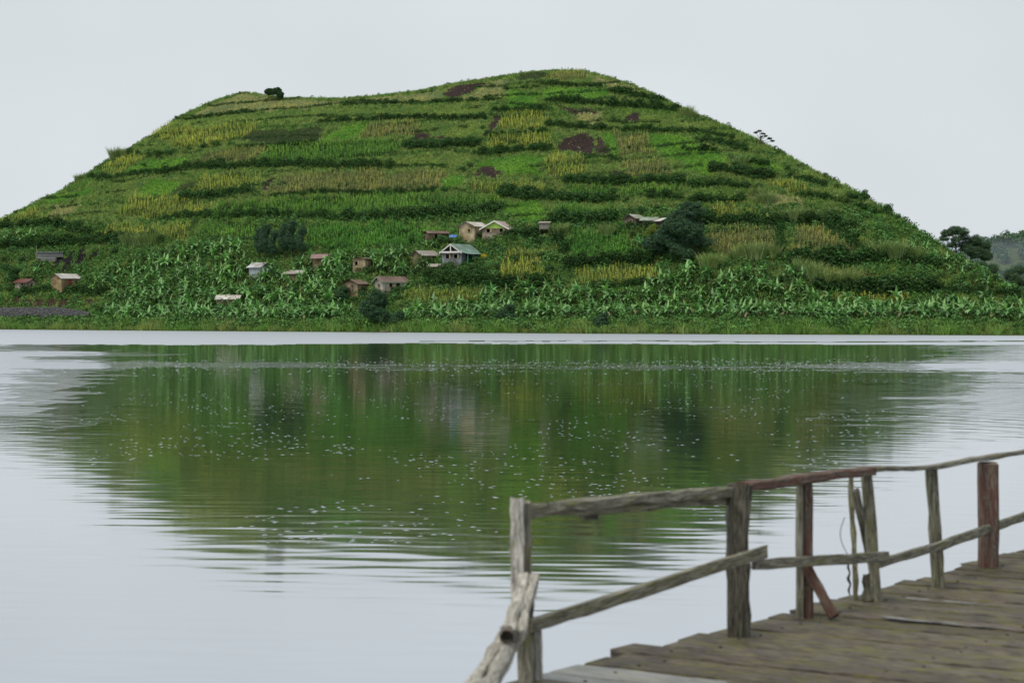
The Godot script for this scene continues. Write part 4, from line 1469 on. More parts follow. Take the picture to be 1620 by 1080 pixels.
func house(called: String, label: String, px: float, py: float, turn: float, w: float, l: float, wall: float, rise: float, wall_c: Color, roof_c: Color, doors: Array, opt := {}) -> void:
	# w across the gable, l along the ridge (local x across, z along, the gable at +z looks at the lake at turn 0)
	var p := spot(px, py)
	var o := thing(called, label, opt.get("category", "house"), p, turn, "houses of the lakeside village")
	houses.append([p, opt.get("cx", px), opt.get("hw", 20.0), opt.get("top", py - 20.0), opt.get("bottom", py), w])
	var wm := plain(wall_c, 0.95)
	var dirt := NoiseTexture2D.new()
	dirt.noise = FastNoiseLite.new()
	dirt.noise.frequency = 0.02
	dirt.noise.seed = int(px)
	dirt.noise.fractal_octaves = 4
	dirt.width = 64
	dirt.height = 64
	dirt.seamless = true
	var rp := Gradient.new()
	rp.set_color(0, Color(0.6, 0.55, 0.48))
	rp.set_color(1, Color(1, 1, 1))
	dirt.color_ramp = rp
	wm.albedo_texture = dirt
	wm.uv1_triplanar = true
	wm.uv1_scale = Vector3(0.3, 0.3, 0.3)
	var rm := plain(roof_c, 0.55)
	rm.albedo_texture = dirt
	rm.uv1_triplanar = true
	rm.uv1_scale = Vector3(0.25, 0.4, 0.25)
	var s := Shape.new()
	var hw := w * 0.5
	var hl := l * 0.5
	var lo := -1.6
	for side in 4:
		var t := side_of(side, hw, hl)
		var holes := []
		for dr in doors:
			if dr[0] == side: holes.append([(-dr[1] if side == 1 else dr[1]), dr[2], dr[3], dr[4]])
		holes.sort_custom(func(x, y): return x[0] < y[0])
		pierced(s, t, hw if side % 2 == 0 else hl, lo, wall, holes)
	part("wall", s.commit(), wm, o)
	var g := Shape.new()
	g.tri(Vector3(-hw, wall, 0), Vector3(0, wall + rise, 0), Vector3(hw, wall, 0))
	g.quad(Vector3(-hw, wall, 0), Vector3(hw, wall, 0), Vector3(hw, wall, -0.12), Vector3(-hw, wall, -0.12))
	g.tri(Vector3(hw, wall, -0.12), Vector3(0, wall + rise, -0.12), Vector3(-hw, wall, -0.12))
	var gm: Material = plain(opt.gable, 0.9) if opt.has("gable") else wm
	if not opt.get("open", false):
		part("gable", g.commit(), gm, o, Transform3D(Basis.IDENTITY, Vector3(0, 0, hl)))
		part("gable", g.commit(), gm, o, Transform3D(Basis.IDENTITY, Vector3(0, 0, -hl + 0.12)))
	else:                                              # an open gable with its white truss, the attic dark behind
		var inner := Shape.new()
		inner.tri(Vector3(-hw, wall, 0), Vector3(0, wall + rise, 0), Vector3(hw, wall, 0))
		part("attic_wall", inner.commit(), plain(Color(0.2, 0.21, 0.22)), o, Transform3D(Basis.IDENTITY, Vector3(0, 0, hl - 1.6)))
		var tr := Shape.new()
		tr.box(Vector3(-0.09, wall - 0.1, hl + 0.28), Vector3(0.09, wall + rise - 0.1, hl + 0.38))
		tr.box(Vector3(-hw - 0.3, wall - 0.18, hl + 0.26), Vector3(hw + 0.3, wall + 0.08, hl + 0.4))
		part("truss", tr.commit(), plain(Color(0.6, 0.58, 0.56)), o)
	var ov := 0.35
	var sl := rise / hw
	var roof := Node3D.new()
	roof.name = "roof"
	o.add_child(roof)
	for sd in [-1.0, 1.0]:
		var e := Vector3(sd * (hw + ov), wall - ov * sl + 0.06, hl + 0.4)
		var r := Vector3(0, wall + rise + 0.06, hl + 0.4)
		part("sheet", sheet(e, Vector3(e.x, e.y, -e.z), Vector3(0, r.y, -r.z), r, int(l * 2.5)), rm, roof)
		if opt.has("fascia"):
			var fs := Shape.new()
			fs.quad(e + Vector3(0, 0.03, 0.04), r + Vector3(0, 0.03, 0.04), r + Vector3(0, -0.2, 0.04), e + Vector3(0, -0.2, 0.04))
			fs.quad(e + Vector3(sd * 0.03, 0.05, 0), Vector3(e.x + sd * 0.03, e.y + 0.05, -e.z), Vector3(e.x + sd * 0.03, e.y - 0.16, -e.z), e + Vector3(sd * 0.03, -0.16, 0))
			part("fascia", fs.commit(), plain(opt.fascia), roof)
	for dr in doors:                                   # [side, along, width, bottom, top, colour, name]
		var t := side_of(dr[0], hw, hl)
		t.origin = t * Vector3(-dr[1] if dr[0] == 1 else dr[1], 0, 0)
		var wd: float = dr[2] * 0.5
		var f := Shape.new()
		for sx in [-1.0, 1.0]:
			f.box(Vector3(sx * (wd + 0.04) - 0.04, dr[3], -0.03), Vector3(sx * (wd + 0.04) + 0.04, dr[4], 0.05))
		f.box(Vector3(-wd - 0.08, dr[4] + 0.002, -0.03), Vector3(wd + 0.08, dr[4] + 0.08, 0.055))
		var frame_m := plain(Color(0.24, 0.19, 0.14))
		var leaf := Shape.new()
		if dr[6] == "window":                          # a window hole with its wooden frame and an open shutter
			f.box(Vector3(-wd - 0.08, dr[3] - 0.082, -0.03), Vector3(wd + 0.08, dr[3] - 0.002, 0.07))
			var win := part("window", f.commit(), frame_m, o, t)
			leaf.box(Vector3(0, dr[3], 0), Vector3(dr[2] * 0.5, dr[4], 0.025))
			part("shutter", leaf.commit(), plain(dr[5], 0.8), win, Transform3D(Basis(Vector3.UP, -0.5), Vector3(wd + 0.09, 0, 0.01)))
		else:                                          # a plank door, shut when painted, ajar when bare wood
			leaf.box(Vector3(0, dr[3] + 0.01, -0.05), Vector3(dr[2], dr[4] - 0.01, -0.01))
			var dn := part("door", leaf.commit(), plain(dr[5], 0.7), o, t * Transform3D(Basis(Vector3.UP, 0.0 if dr[5].r > dr[5].g * 2.0 else 1.15), Vector3(-wd, 0, 0)))
			part("frame", f.commit(), frame_m, dn, Transform3D(Basis(Vector3.UP, 0.0 if dr[5].r > dr[5].g * 2.0 else -1.15), Vector3.ZERO) * Transform3D(Basis.IDENTITY, Vector3(wd, 0, 0)))
	if opt.has("posts"):                               # a veranda along +x
		var vd: float = opt.get("veranda", 1.2)
		for k in 4:
			var z := lerpf(-hl + 0.1, hl - 0.1, k / 3.0)
			part("veranda_post", tube([Vector3(hw + vd, -1.2, z), Vector3(hw + vd, wall - 0.35, z)], [0.08, 0.07], 6), plain(opt.posts), o)
		var e0 := Vector3(hw - 0.05, wall - 0.02, hl + 0.4)
		var e1 := Vector3(hw + vd + 0.3, wall - 0.4, hl + 0.4)
		part("veranda_roof", sheet(e1, Vector3(e1.x, e1.y, -e1.z), Vector3(e0.x, e0.y, -e0.z), e0, int(l * 2.5)), rm, o)

func build_houses() -> void:
	var tan_ := Color(0.42, 0.34, 0.2)
	var brick := Color(0.24, 0.2, 0.13)
	var tin := Color(0.62, 0.63, 0.66)
	var rust := Color(0.2, 0.12, 0.1)
	var hole := Color(0.36, 0.29, 0.2)
	var red := Color(0.2, 0.05, 0.035)
	house("mud_house", "tan mud house with pale metal roof at the far left", 103, 455, -0.75, 3.2, 4.0, 1.75, 0.75, tan_, tin, [[1, 0.2, 0.8, 0, 1.6, red, "door"], [1, -1.2, 0.5, 0.7, 1.3, hole, "window"]], {"hw": 26, "bottom": 449})
	house("white_hut", "small whitewashed hut with red rusty roof at the far left", 40, 455, 0.95, 2.4, 3.2, 1.0, 0.6, Color(0.5, 0.48, 0.43), Color(0.2, 0.07, 0.06), [[0, 0.0, 0.5, 0.2, 0.7, hole, "window"], [3, 0.4, 0.5, 0.3, 0.8, hole, "window"]], {"hw": 18, "bottom": 450})
	house("tin_house", "half hidden house with white metal roof in the left shore bananas", 362, 481, 1.45, 2.6, 3.6, 0.9, 0.6, brick, Color(0.75, 0.75, 0.77), [], {"hw": 17, "bottom": 467})
	house("blue_house", "half hidden house with white and blue grey roof by the slender trees", 411, 436, 0.9, 2.6, 2.8, 1.5, 0.7, Color(0.35, 0.4, 0.48), Color(0.6, 0.64, 0.72), [], {"hw": 12, "bottom": 419})
	house("low_house", "low house whose pale roof shows among village bananas", 468, 441, 1.35, 2.4, 3.0, 0.9, 0.5, brick, Color(0.5, 0.5, 0.5), [], {"hw": 13, "bottom": 426})
	house("pink_house", "house with faded pink roof peeping out above village bananas", 506, 419, 1.5, 2.2, 2.2, 1.2, 0.6, brick, Color(0.36, 0.24, 0.24), [], {"hw": 9, "bottom": 407})
	house("block_house", "plain tan block house wall between village bananas", 572, 426, -0.35, 2.3, 2.2, 1.75, 0.2, Color(0.4, 0.33, 0.22), Color(0.3, 0.25, 0.18), [[0, -0.5, 0.5, 0.7, 1.3, hole, "window"]], {"hw": 11, "bottom": 417})
	house("ruin_house", "crumbling tan house with rusty ragged roof above the round shore tree", 563, 461, -0.6, 2.9, 2.8, 1.3, 0.6, Color(0.33, 0.26, 0.17), Color(0.24, 0.17, 0.13), [[0, 0.3, 0.6, 0, 1.1, hole, "door"], [1, 0.2, 0.5, 0.4, 0.9, hole, "window"]], {"hw": 19, "bottom": 448})
	house("whitewashed_house", "long whitewashed house with rusty brown roof above the round shore tree", 618, 458, -1.05, 3.0, 4.4, 1.35, 0.75, Color(0.5, 0.47, 0.42), Color(0.21, 0.14, 0.12), [[1, 0.7, 0.5, 0.4, 1.0, hole, "window"], [1, -0.6, 0.6, 0, 1.2, Color(0.1, 0.12, 0.1), "door"], [0, 0.0, 0.5, 0.4, 0.9, hole, "window"]], {"hw": 33, "bottom": 443, "fascia": Color(0.2, 0.24, 0.17)})
	house("green_roofed_house", "house with green metal roof and open white gable in the village middle", 728, 413, -0.62, 4.0, 4.6, 1.5, 1.25, Color(0.2, 0.24, 0.28), Color(0.2, 0.34, 0.31), [[0, -0.9, 0.7, 0.4, 1.1, hole, "window"], [0, 0.8, 0.7, 0.4, 1.1, hole, "window"], [1, 0.9, 0.7, 0, 1.3, hole, "door"], [1, -0.8, 0.7, 0.4, 1.1, hole, "window"]], {"hw": 34, "bottom": 402, "open": true, "fascia": Color(0.55, 0.52, 0.52), "posts": Color(0.05, 0.22, 0.22)})
	house("grey_roofed_house", "pale roofed house left of the green roofed one", 672, 413, -0.9, 2.6, 3.2, 1.0, 0.7, brick, Color(0.45, 0.44, 0.45), [], {"hw": 22, "bottom": 396})
	house("shed", "small shed with pale roof in front of the green roofed house", 691, 427, 1.3, 1.6, 1.9, 0.6, 0.35, brick, Color(0.55, 0.53, 0.53), [], {"hw": 9, "bottom": 421, "category": "shed"})
	house("brown_hut", "low brown mud hut left of the upper tan house", 690, 378, -1.2, 2.0, 3.2, 0.95, 0.35, Color(0.2, 0.16, 0.11), rust, [[1, 0.4, 0.5, 0, 0.8, hole, "door"]], {"hw": 17, "bottom": 370})
	house("tan_house", "upper tan house with white metal roof beside the lime gabled house", 749, 376, -0.62, 3.2, 3.8, 1.9, 0.7, Color(0.46, 0.4, 0.27), Color(0.7, 0.69, 0.68), [[1, -0.5, 0.6, 0, 1.3, hole, "door"], [0, 0.5, 0.4, 0.9, 1.4, hole, "window"]], {"hw": 20, "bottom": 367})
	house("lime_gabled_house", "house with lime green gable and pinkish roof in the upper village", 790, 369, -0.35, 4.6, 4.2, 0.8, 1.2, Color(0.3, 0.27, 0.22), Color(0.46, 0.41, 0.41), [[0, -1.2, 0.6, 0.1, 0.7, hole, "window"], [0, 1.1, 0.6, 0.1, 0.7, hole, "window"]], {"hw": 26, "bottom": 360, "gable": Color(0.33, 0.5, 0.1), "fascia": Color(0.62, 0.6, 0.58)})
	house("ridge_hut", "grey hut with pale green roof left of the big dark trees", 1003, 355, -0.7, 2.2, 2.2, 1.0, 0.6, Color(0.2, 0.17, 0.15), Color(0.36, 0.4, 0.36), [[0, 0.2, 0.4, 0.2, 0.7, hole, "window"]], {"hw": 12, "bottom": 347})
	house("green_hut", "hut with faded green roof between two hillside huts", 1028, 356, 1.3, 1.8, 2.2, 0.8, 0.45, Color(0.2, 0.17, 0.15), Color(0.3, 0.38, 0.32), [], {"hw": 9, "bottom": 347})
	house("white_roofed_hut", "dark hut with white sloping roof against the big dark trees", 1049, 361, 0.5, 1.8, 2.0, 1.2, 0.4, Color(0.1, 0.085, 0.08), Color(0.66, 0.65, 0.66), [[0, 0.0, 0.5, 0, 0.9, hole, "door"]], {"hw": 8, "bottom": 352})
	house("edge_house", "tiny white roofed house at the right edge of the hill", 1600, 439, 0.9, 1.8, 2.2, 0.9, 0.5, brick, Color(0.7, 0.7, 0.72), [], {"hw": 9, "bottom": 432})
	# gable trim of the lime house
	# hut on stilts
	var p := spot(862, 369)
	var o := thing("stilt_hut", "small grey plank hut on stilts right of the lime gabled house", "hut", p, -0.15, "houses of the lakeside village")
	houses.append([p, 862.0, 9.0, 350.0, 369.0, 1.5])
	for sx in [-0.75, 0.75]:
		for sz in [-0.6, 0.6]:
			part("stilt", tube([Vector3(sx, -0.6, sz), Vector3(sx, 0.75, sz)], [0.07, 0.06], 5), plain(Color(0.12, 0.1, 0.08)), o)
	var k := 0
	while k < 8:
		var b := Shape.new()
		var x0 := -0.85 + k * 0.2125
		b.box(Vector3(x0, 0.7, 0.62), Vector3(x0 + 0.2, 1.65 + 0.04 * (k % 2), 0.68))
		var b2 := Shape.new()
		b2.box(Vector3(x0, 0.7, -0.68), Vector3(x0 + 0.2, 1.65, -0.62))
		part("board", b2.commit(), plain(Color(0.18, 0.16, 0.15), 0.95), o)
		part("board", b.commit(), plain(Color(0.2, 0.18, 0.17) * (0.85 + 0.1 * (k % 3)), 0.95), o)
		k += 1
	var sides := Shape.new()
	sides.box(Vector3(-0.85, 0.7, -0.61), Vector3(-0.8, 1.65, 0.61))
	sides.box(Vector3(0.8, 0.7, -0.61), Vector3(0.85, 1.65, 0.61))
	sides.box(Vector3(-0.84, 0.64, -0.66), Vector3(0.84, 0.698, 0.66))
	part("side_wall", sides.commit(), plain(Color(0.16, 0.14, 0.13), 0.95), o)
	part("roof", sheet(Vector3(-1.0, 1.72, 0.9), Vector3(1.0, 1.72, 0.9), Vector3(1.0, 1.95, -0.9), Vector3(-1.0, 1.95, -0.9), 8), plain(Color(0.42, 0.36, 0.33), 0.7), o)
	# unfinished slatted shed at the far left
	p = spot(79, 415)
	o = thing("slatted_shed", "unfinished grey slatted shed on the dark cutting at the far left", "shed", p, 0.1, "houses of the lakeside village")
	houses.append([p, 79.0, 24.0, 395.0, 412.0, 3.0])
	for q in 5:
		part("post", tube([Vector3(-2.3 + q * 1.15, -0.6, 0), Vector3(-2.3 + q * 1.15, 1.9, 0)], [0.06, 0.05], 5), plain(Color(0.13, 0.12, 0.11)), o)
	for q in 6:
		var b := Shape.new()
		b.box(Vector3(-2.4 + (0.6 if q < 2 else 0.0), 0.15 + q * 0.3, 0.07), Vector3(2.4 - (1.4 if q < 3 else 0.0), 0.37 + q * 0.3, 0.11))
		part("slat", b.commit(), plain(Color(0.22, 0.22, 0.23) * (0.8 + 0.12 * (q % 3))), o)
	part("roof", sheet(Vector3(-2.5, 1.98, 0.4), Vector3(2.5, 1.98, 0.4), Vector3(2.5, 2.1, -2.2), Vector3(-2.5, 2.1, -2.2), 14), plain(Color(0.24, 0.24, 0.25), 0.7), o)
	part("rear_wall", tube([Vector3(-2.3, 0.9, -2.1), Vector3(2.3, 0.9, -2.1)], [0.9, 0.9], 4), plain(Color(0.2, 0.2, 0.205)), o)
	# cloths and a tarpaulin by the brown hut
	p = spot(678, 378)
	var cl := thing("washing_cloth", "white cloth hung out beside the brown mud hut", "cloth", p, -0.2)
	part("cloth", drape(0.9, 0.8, 0.9), plain(Color(0.6, 0.58, 0.58)), cl)
	p = spot(673, 379)
	cl = thing("washing_cloth", "red brown cloth hung out beside the brown mud hut", "cloth", p, -0.3)
	part("cloth", drape(0.5, 0.7, 0.8), plain(Color(0.3, 0.1, 0.07)), cl)
	p = spot(717, 376)
	cl = thing("tarpaulin", "blue tarpaulin spread beside the upper tan house", "tarpaulin", p, 0.0)
	houses.append([p, 717.0, 7.0, 368.0, 375.0, 0.6])
	part("sheet", drape(1.3, 0.45, 0.5), plain(Color(0.08, 0.2, 0.55), 0.5), cl)
	# aerial pole at the slatted shed
	p = spot(57, 412)
	var pole := thing("pole", "thin pole standing left of the slatted shed", "pole", p)
	part("shaft", tube([Vector3(0, -0.4, 0), Vector3(0, 2.9, 0)], [0.05, 0.035], 5), plain(Color(0.3, 0.29, 0.28)), pole)

func drape(w: float, h: float, top: float) -> ArrayMesh:
	var s := Shape.new()
	var n := 8
	for k in n:
		var x0 := -w * 0.5 + w * k / n
		var x1 := -w * 0.5 + w * (k + 1) / n
		var z0 := 0.07 * sin(k * 1.9)
		var z1 := 0.07 * sin((k + 1) * 1.9)
		s.quad(Vector3(x0, top - h, z0 + 0.25), Vector3(x0, top, z0), Vector3(x1, top, z1), Vector3(x1, top - h, z1 + 0.25))
		s.quad(Vector3(x0, top, z0), Vector3(x0, top - h, z0 - 0.2), Vector3(x1, top - h, z1 - 0.2), Vector3(x1, top, z1))
	return s.commit()

# ---------------------------------------------------------------- the pier

func on(px: float, py: float, y: float) -> Vector3:      # the point at height y above the lake seen there
	var r := ray(px, py)
	return Vector3(0, EYE, 0) + r * ((y - EYE) / r.y)

func at_depth(px: float, py: float, d: float) -> Vector3:
	var r := ray(px, py)
	return Vector3(0, EYE, 0) + r * (d / -r.z)

func timber(a: Vector3, b: Vector3, w: float, h: float, side: Vector3, col: Color, rough := 0.006, segs := 8, taper := 1.0, round_ := 0.16) -> ArrayMesh:
	# a weathered beam from a to b: w along SIDE, h across it, corners taken off, faces uneven
	var s := Shape.new()
	var ax := (b - a).normalized()
	var u := (side - ax * side.dot(ax)).normalized()
	var v := ax.cross(u)
	var len_ := a.distance_to(b)
	var rings := []
	var sd := rng.randf() * 100.0
	var ch := minf(w, h) * round_
	for k in segs + 1:
		var t := float(k) / segs
		var tp := lerpf(1.0, taper, t)
		var p := a.lerp(b, t) + u * nz.get_noise_1d(sd + t * 1.4) * rough * 1.5 + v * nz.get_noise_1d(sd + 40.0 + t * 1.4) * rough * 1.5
		if k == 0 or k == segs: p += ax * 0.0
		var ring := []
		var hw := w * 0.5 * tp
		var hh := h * 0.5 * tp
		for c in [[hw - ch, hh], [hw, hh - ch], [hw, -hh + ch], [hw - ch, -hh], [-hw + ch, -hh], [-hw, -hh + ch], [-hw, hh - ch], [-hw + ch, hh]]:
			var j := rng.randf_range(-rough, rough)
			var endj := ax * (rng.randf_range(-0.012, 0.012) if k == 0 or k == segs else 0.0)
			ring.append(p + u * (c[0] + j) + v * (c[1] + rng.randf_range(-rough, rough)) + endj)
		rings.append(ring)
	var per := [0.0]
	for i in 8:
		per.append(per[i] + rings[0][i].distance_to(rings[0][(i + 1) % 8]))
	var u0 := rng.randf()
	var v0 := rng.randf()
	for k in segs:
		for i in 8:
			var i2 := (i + 1) % 8
			var ua := u0 + len_ * k / segs / 1.6
			var ub := u0 + len_ * (k + 1) / segs / 1.6
			s.quad_uv(rings[k][i], rings[k + 1][i], rings[k + 1][i2], rings[k][i2], [Vector2(ua, v0 + per[i] / 0.5), Vector2(ub, v0 + per[i] / 0.5), Vector2(ub, v0 + per[i + 1] / 0.5), Vector2(ua, v0 + per[i + 1] / 0.5)], col)
	for e in [0, segs]:
		var m := Vector3.ZERO
		for q in rings[e]: m += q / 8.0
		for i in 8:
			var q0: Vector3 = rings[e][i]
			var q1: Vector3 = rings[e][(i + 1) % 8]
			s.v.append_array([m, q0, q1] if e == 0 else [m, q1, q0])
			for z in 3: s.c.append(col)
			s.uv.append(Vector2(u0, v0)); s.uv.append(Vector2(u0 + 0.02, v0 + 0.1)); s.uv.append(Vector2(u0 + 0.02, v0 + 0.2))
	return s.commit()

func build_pier() -> void:
	var o := thing("wooden_pier", "weathered grey wooden pier with a crooked railing in the near right corner", "pier", Vector3.ZERO)
	var tip := on(860, 1066, DECK)
	var end := on(1620, 870, DECK)
	var along := (end - tip).normalized()
	var across := Vector3(-along.z, 0, along.x)
	if across.x < 0: across = -across
	# deck planks of the outer stretch
	var nail := tube([Vector3.ZERO, Vector3(0, 0.0075, 0), Vector3(0, 0.008, 0)], [0.009, 0.009, 0.0], 7)
	var s := -1.1
	while s < 15.0:
		var w := rng.randf_range(0.19, 0.3)
		var a := tip + along * (s + w * 0.5) + across * rng.randf_range(-0.05, 0.03)
		var b := tip + along * (s + w * 0.5 + rng.randf_range(-0.03, 0.03)) + across * (2.75 + rng.randf_range(-0.05, 0.08))
		var lift := rng.randf_range(-0.012, 0.006)
		if s > 0.75 and s < 1.0: a -= across * 0.12
		if s < -0.2:
			a += across * 0.02
		a.y = DECK - 0.024 + lift
		b.y = DECK - 0.022 + rng.randf_range(-0.012, 0.006)
		var g := rng.randf_range(0.6, 1.15)
		part("plank", timber(a, b, w - rng.randf_range(0.018, 0.042), 0.045, along, Color(g, g * rng.randf_range(0.95, 1.02), g * rng.randf_range(0.88, 1.0)), 0.003, 9), M.deck_wet if s < 0.12 and s > -0.2 else M.deck, o)
		for q in [0.27, 1.37]:
			var nl: Vector3 = a.lerp(b, q / 2.75) + along * rng.randf_range(-0.05, 0.05) + Vector3(0, 0.02, 0)
			part("nail", nail, M.iron, o, Transform3D(Basis.IDENTITY, nl))
		s += w
	# planks of the inner stretch, which runs back under the camera
	var z := 1.5
	while z > -9.2:
		var w := rng.randf_range(0.2, 0.28)
		var g := rng.randf_range(0.75, 1.1)
		part("plank", timber(Vector3(-0.1, DECK - 0.03, z - w * 0.5), Vector3(2.6, DECK - 0.03, z - w * 0.5), w - 0.02, 0.045, Vector3.BACK, Color(g, g, g * 0.95), 0.003, 4), M.deck, o)
		z -= w
	# joists and piles below
	for k in [0.25, 1.35, 2.45]:
		part("joist", timber(tip + along * -1.0 + across * k + Vector3(0, -0.135, 0), tip + along * 14.8 + across * k + Vector3(0, -0.135, 0), 0.08, 0.16, across, Color(0.8, 0.8, 0.8), 0.004, 6), M.dark, o)
		part("joist", timber(Vector3(k - 0.05, DECK - 0.14, 1.4), Vector3(k - 0.05, DECK - 0.14, -9.1), 0.08, 0.16, Vector3.RIGHT, Color(0.8, 0.8, 0.8), 0.004, 6), M.dark, o)
	for k in 6:
		for c in [0.25, 2.45]:
			var q: Vector3 = tip + along * (0.4 + 2.6 * k) + across * (c + 0.12)
			part("pile", timber(Vector3(q.x, -2.5, q.z), Vector3(q.x, DECK - 0.06, q.z), 0.16, 0.16, Vector3.RIGHT, Color.WHITE, 0.01, 5), M.dark, o)
	for k in 4:
		for c in [0.3, 2.3]:
			part("pile", timber(Vector3(c, -2.5, 1.0 - 2.9 * k), Vector3(c, DECK - 0.06, 1.0 - 2.9 * k), 0.16, 0.16, Vector3.RIGHT, Color.WHITE, 0.01, 5), M.dark, o)
	# posts: [foot px, foot py, top px, top py, width px, depth share, material]
	var fore := -along
	var W := func(px: float, d: float) -> float: return px * d / FOCAL
	var p2 := on(1169, 1003, DECK)
	var d2 := -p2.z
	var post := part("post", timber(p2 + Vector3(0, -0.25, 0), at_depth(1168, 764, d2), W.call(35, d2), 0.13, Vector3.RIGHT, Color(1.15, 1.15, 1.1), 0.007, 12), M.rail_dark if M.has("rail_dark") else M.dark, o)
	var p3 := on(1273, 974, DECK)
	var d3 := -p3.z
	part("post", timber(on(1279, 974, DECK) + Vector3(0, -0.2, 0), at_depth(1277, 757, d3), W.call(16, d3), 0.07, Vector3.RIGHT, Color.WHITE, 0.003, 8), M.red, o)
	part("post", timber(on(1265, 974, DECK) + Vector3(0, -0.2, 0.03), at_depth(1265, 764, d3 - 0.03), W.call(11, d3), 0.05, Vector3.RIGHT, Color(1.1, 1.1, 1.0), 0.003, 8), M.rail, o)
	part("brace", timber(at_depth(1269, 884, d3 - 0.07), on(1321, 979, DECK) + Vector3(0, 0.012, 0), W.call(16, d3), 0.03, Vector3(1, 0.4, 0), Color(1.1, 1.0, 0.95), 0.003, 6), M.red, o)
	var p4 := on(1392, 951, DECK)
	var d4 := -p4.z
	part("post", timber(p4 + Vector3(0, -0.2, 0), at_depth(1370, 742, d4), W.call(17, d4), 0.06, Vector3.RIGHT, Color(1.05, 1.05, 0.95), 0.004, 10), M.rail, o)
	part("brace", timber(on(1386, 940, DECK) + Vector3(0, 0.05, 0), at_depth(1354, 776, d4 - 0.1), W.call(13, d4), 0.03, Vector3.RIGHT, Color(1.15, 1.15, 1.05), 0.003, 8), M.rail, o)
	part("stick", timber(on(1358, 951, DECK) + Vector3(0, -0.1, -0.05), at_depth(1347, 748, d4 + 0.05), W.call(7, d4), 0.022, Vector3.RIGHT, Color(1.0, 1.0, 0.8), 0.006, 12), M.rail, o)
	part("block", timber(on(1373, 951, DECK) + Vector3(0, 0, 0.02), at_depth(1371, 908, d4), W.call(17, d4), 0.05, Vector3.RIGHT, Color(1.0, 1.0, 1.0), 0.008, 4, 0.55), M.dark, o)
	# a dead stem caught in the railing
	var twig := []
	for k in 7:
		twig.append(at_depth([1343, 1342, 1345, 1342, 1346, 1343, 1345][k], 888 + k * 9.0, d4 + 0.02))
	part("dead_stem", tube(twig, [0.003, 0.008, 0.005, 0.011, 0.006, 0.008, 0.003], 5), M.iron, o)
	var wire := []
	for k in 9:
		var q := k / 8.0
		wire.append(at_depth(1337 - 9.0 * sin(PI * q) + 4.0 * q, 818 + 58.0 * q, d4 + 0.03))
	part("wire", tube(wire, [0.0025, 0.0025, 0.0025, 0.0025, 0.0025, 0.0025, 0.0025, 0.0025, 0.0025], 4), M.iron, o)
	var p5 := on(1488, 926, DECK)
	var d5 := -p5.z
	part("post", timber(on(1483, 926, DECK) + Vector3(0, -0.2, 0), at_depth(1471, 742, d5), W.call(11, d5), 0.05, Vector3.RIGHT, Color(1.1, 1.1, 0.95), 0.004, 10), M.rail, o)
	part("post", timber(on(1494, 926, DECK) + Vector3(0, -0.2, -0.02), at_depth(1479, 742, d5 + 0.02), W.call(9, d5), 0.05, Vector3.RIGHT, Color(1.35, 1.35, 1.3), 0.004, 10), M.rail, o)
	var p6 := on(1564, 897, DECK)
	var d6 := -p6.z
	part("post", timber(p6 + Vector3(0, -0.25, 0), at_depth(1564, 733, d6), W.call(30, d6), 0.12, Vector3.RIGHT, Color.WHITE, 0.003, 8), M.red, o)
	# the corner post and the pale face board in front of it
	var d1 := 10.05
	part("post", timber(at_depth(831, 1090, d1) + Vector3(0, -0.2, 0), at_depth(828, 795, d1), W.call(24, d1), 0.09, Vector3.RIGHT, Color(1.2, 1.2, 1.1), 0.006, 12), M.rail, o)
	part("face_board", timber(at_depth(818, 1002, d1 - 0.07), at_depth(819, 789, d1 - 0.07), W.call(22, d1), 0.04, Vector3.RIGHT, Color(1.2, 1.2, 1.2), 0.006, 12), M.pale, o)
	part("post", timber(at_depth(850, 1100, d1 + 0.05) + Vector3(0, -0.2, 0), at_depth(850, 997, d1 + 0.05), W.call(15, d1), 0.05, Vector3.RIGHT, Color(1.1, 1.1, 1.05), 0.004, 6), M.pale, o)
	part("cleat", timber(at_depth(839, 1000, d1 - 0.02), at_depth(840, 932, d1 - 0.02), W.call(9, d1), 0.05, Vector3.RIGHT, Color(1.0, 1.0, 0.95), 0.004, 5), M.dark, o)
	# logs that lead from the corner post back towards the shore
	var la := at_depth(832, 912, 9.92)
	var lb := at_depth(803, 1002, 9.0)
	part("log", timber(la, lb, 0.058, 0.062, Vector3.RIGHT, Color(1.0, 0.99, 0.96), 0.009, 10, 1.0, 0.3), M.pale, o)
	var ax := (lb - la).normalized()
	var rim := Shape.new()
	tube_into(rim, [lb - ax * 0.02, lb + ax * 0.05, lb + ax * 0.05, lb + ax * 0.004, lb + ax * 0.003], [0.031, 0.03, 0.024, 0.022, 0.0], 12)
	part("hollow_end", rim.commit(), M.hollow, o)
	part("log_strip", timber(la + Vector3(0.045, 0.0, 0.03), lb + Vector3(0.05, -0.02, -0.08), 0.035, 0.06, Vector3.RIGHT, Color(0.95, 0.94, 0.9), 0.006, 9), M.pale, o)
	var lc := at_depth(824, 992, 9.75)
	var ld := Vector3(-0.16, DECK + 0.33, -7.2)
	part("log", timber(lc, ld, 0.06, 0.08, Vector3.RIGHT, Color(0.85, 0.84, 0.8), 0.008, 12, 1.0, 0.3), M.pale, o)
	part("log_strip", timber(lc + Vector3(-0.055, -0.01, 0.05), ld + Vector3(-0.075, -0.02, 0.0), 0.045, 0.07, Vector3.RIGHT, Color(0.95, 0.94, 0.9), 0.008, 10), M.pale, o)
	part("log", timber(ld + Vector3(0.0, -0.02, 0.05), Vector3(-0.3, DECK + 0.4, -2.2), 0.12, 0.12, Vector3.RIGHT, Color(0.85, 0.84, 0.8), 0.009, 10), M.pale, o)
	part("post", timber(Vector3(-0.14, DECK - 0.3, -7.15), Vector3(-0.16, DECK + 0.3, -7.15), 0.1, 0.1, Vector3.RIGHT, Color.WHITE, 0.006, 6), M.rail, o)
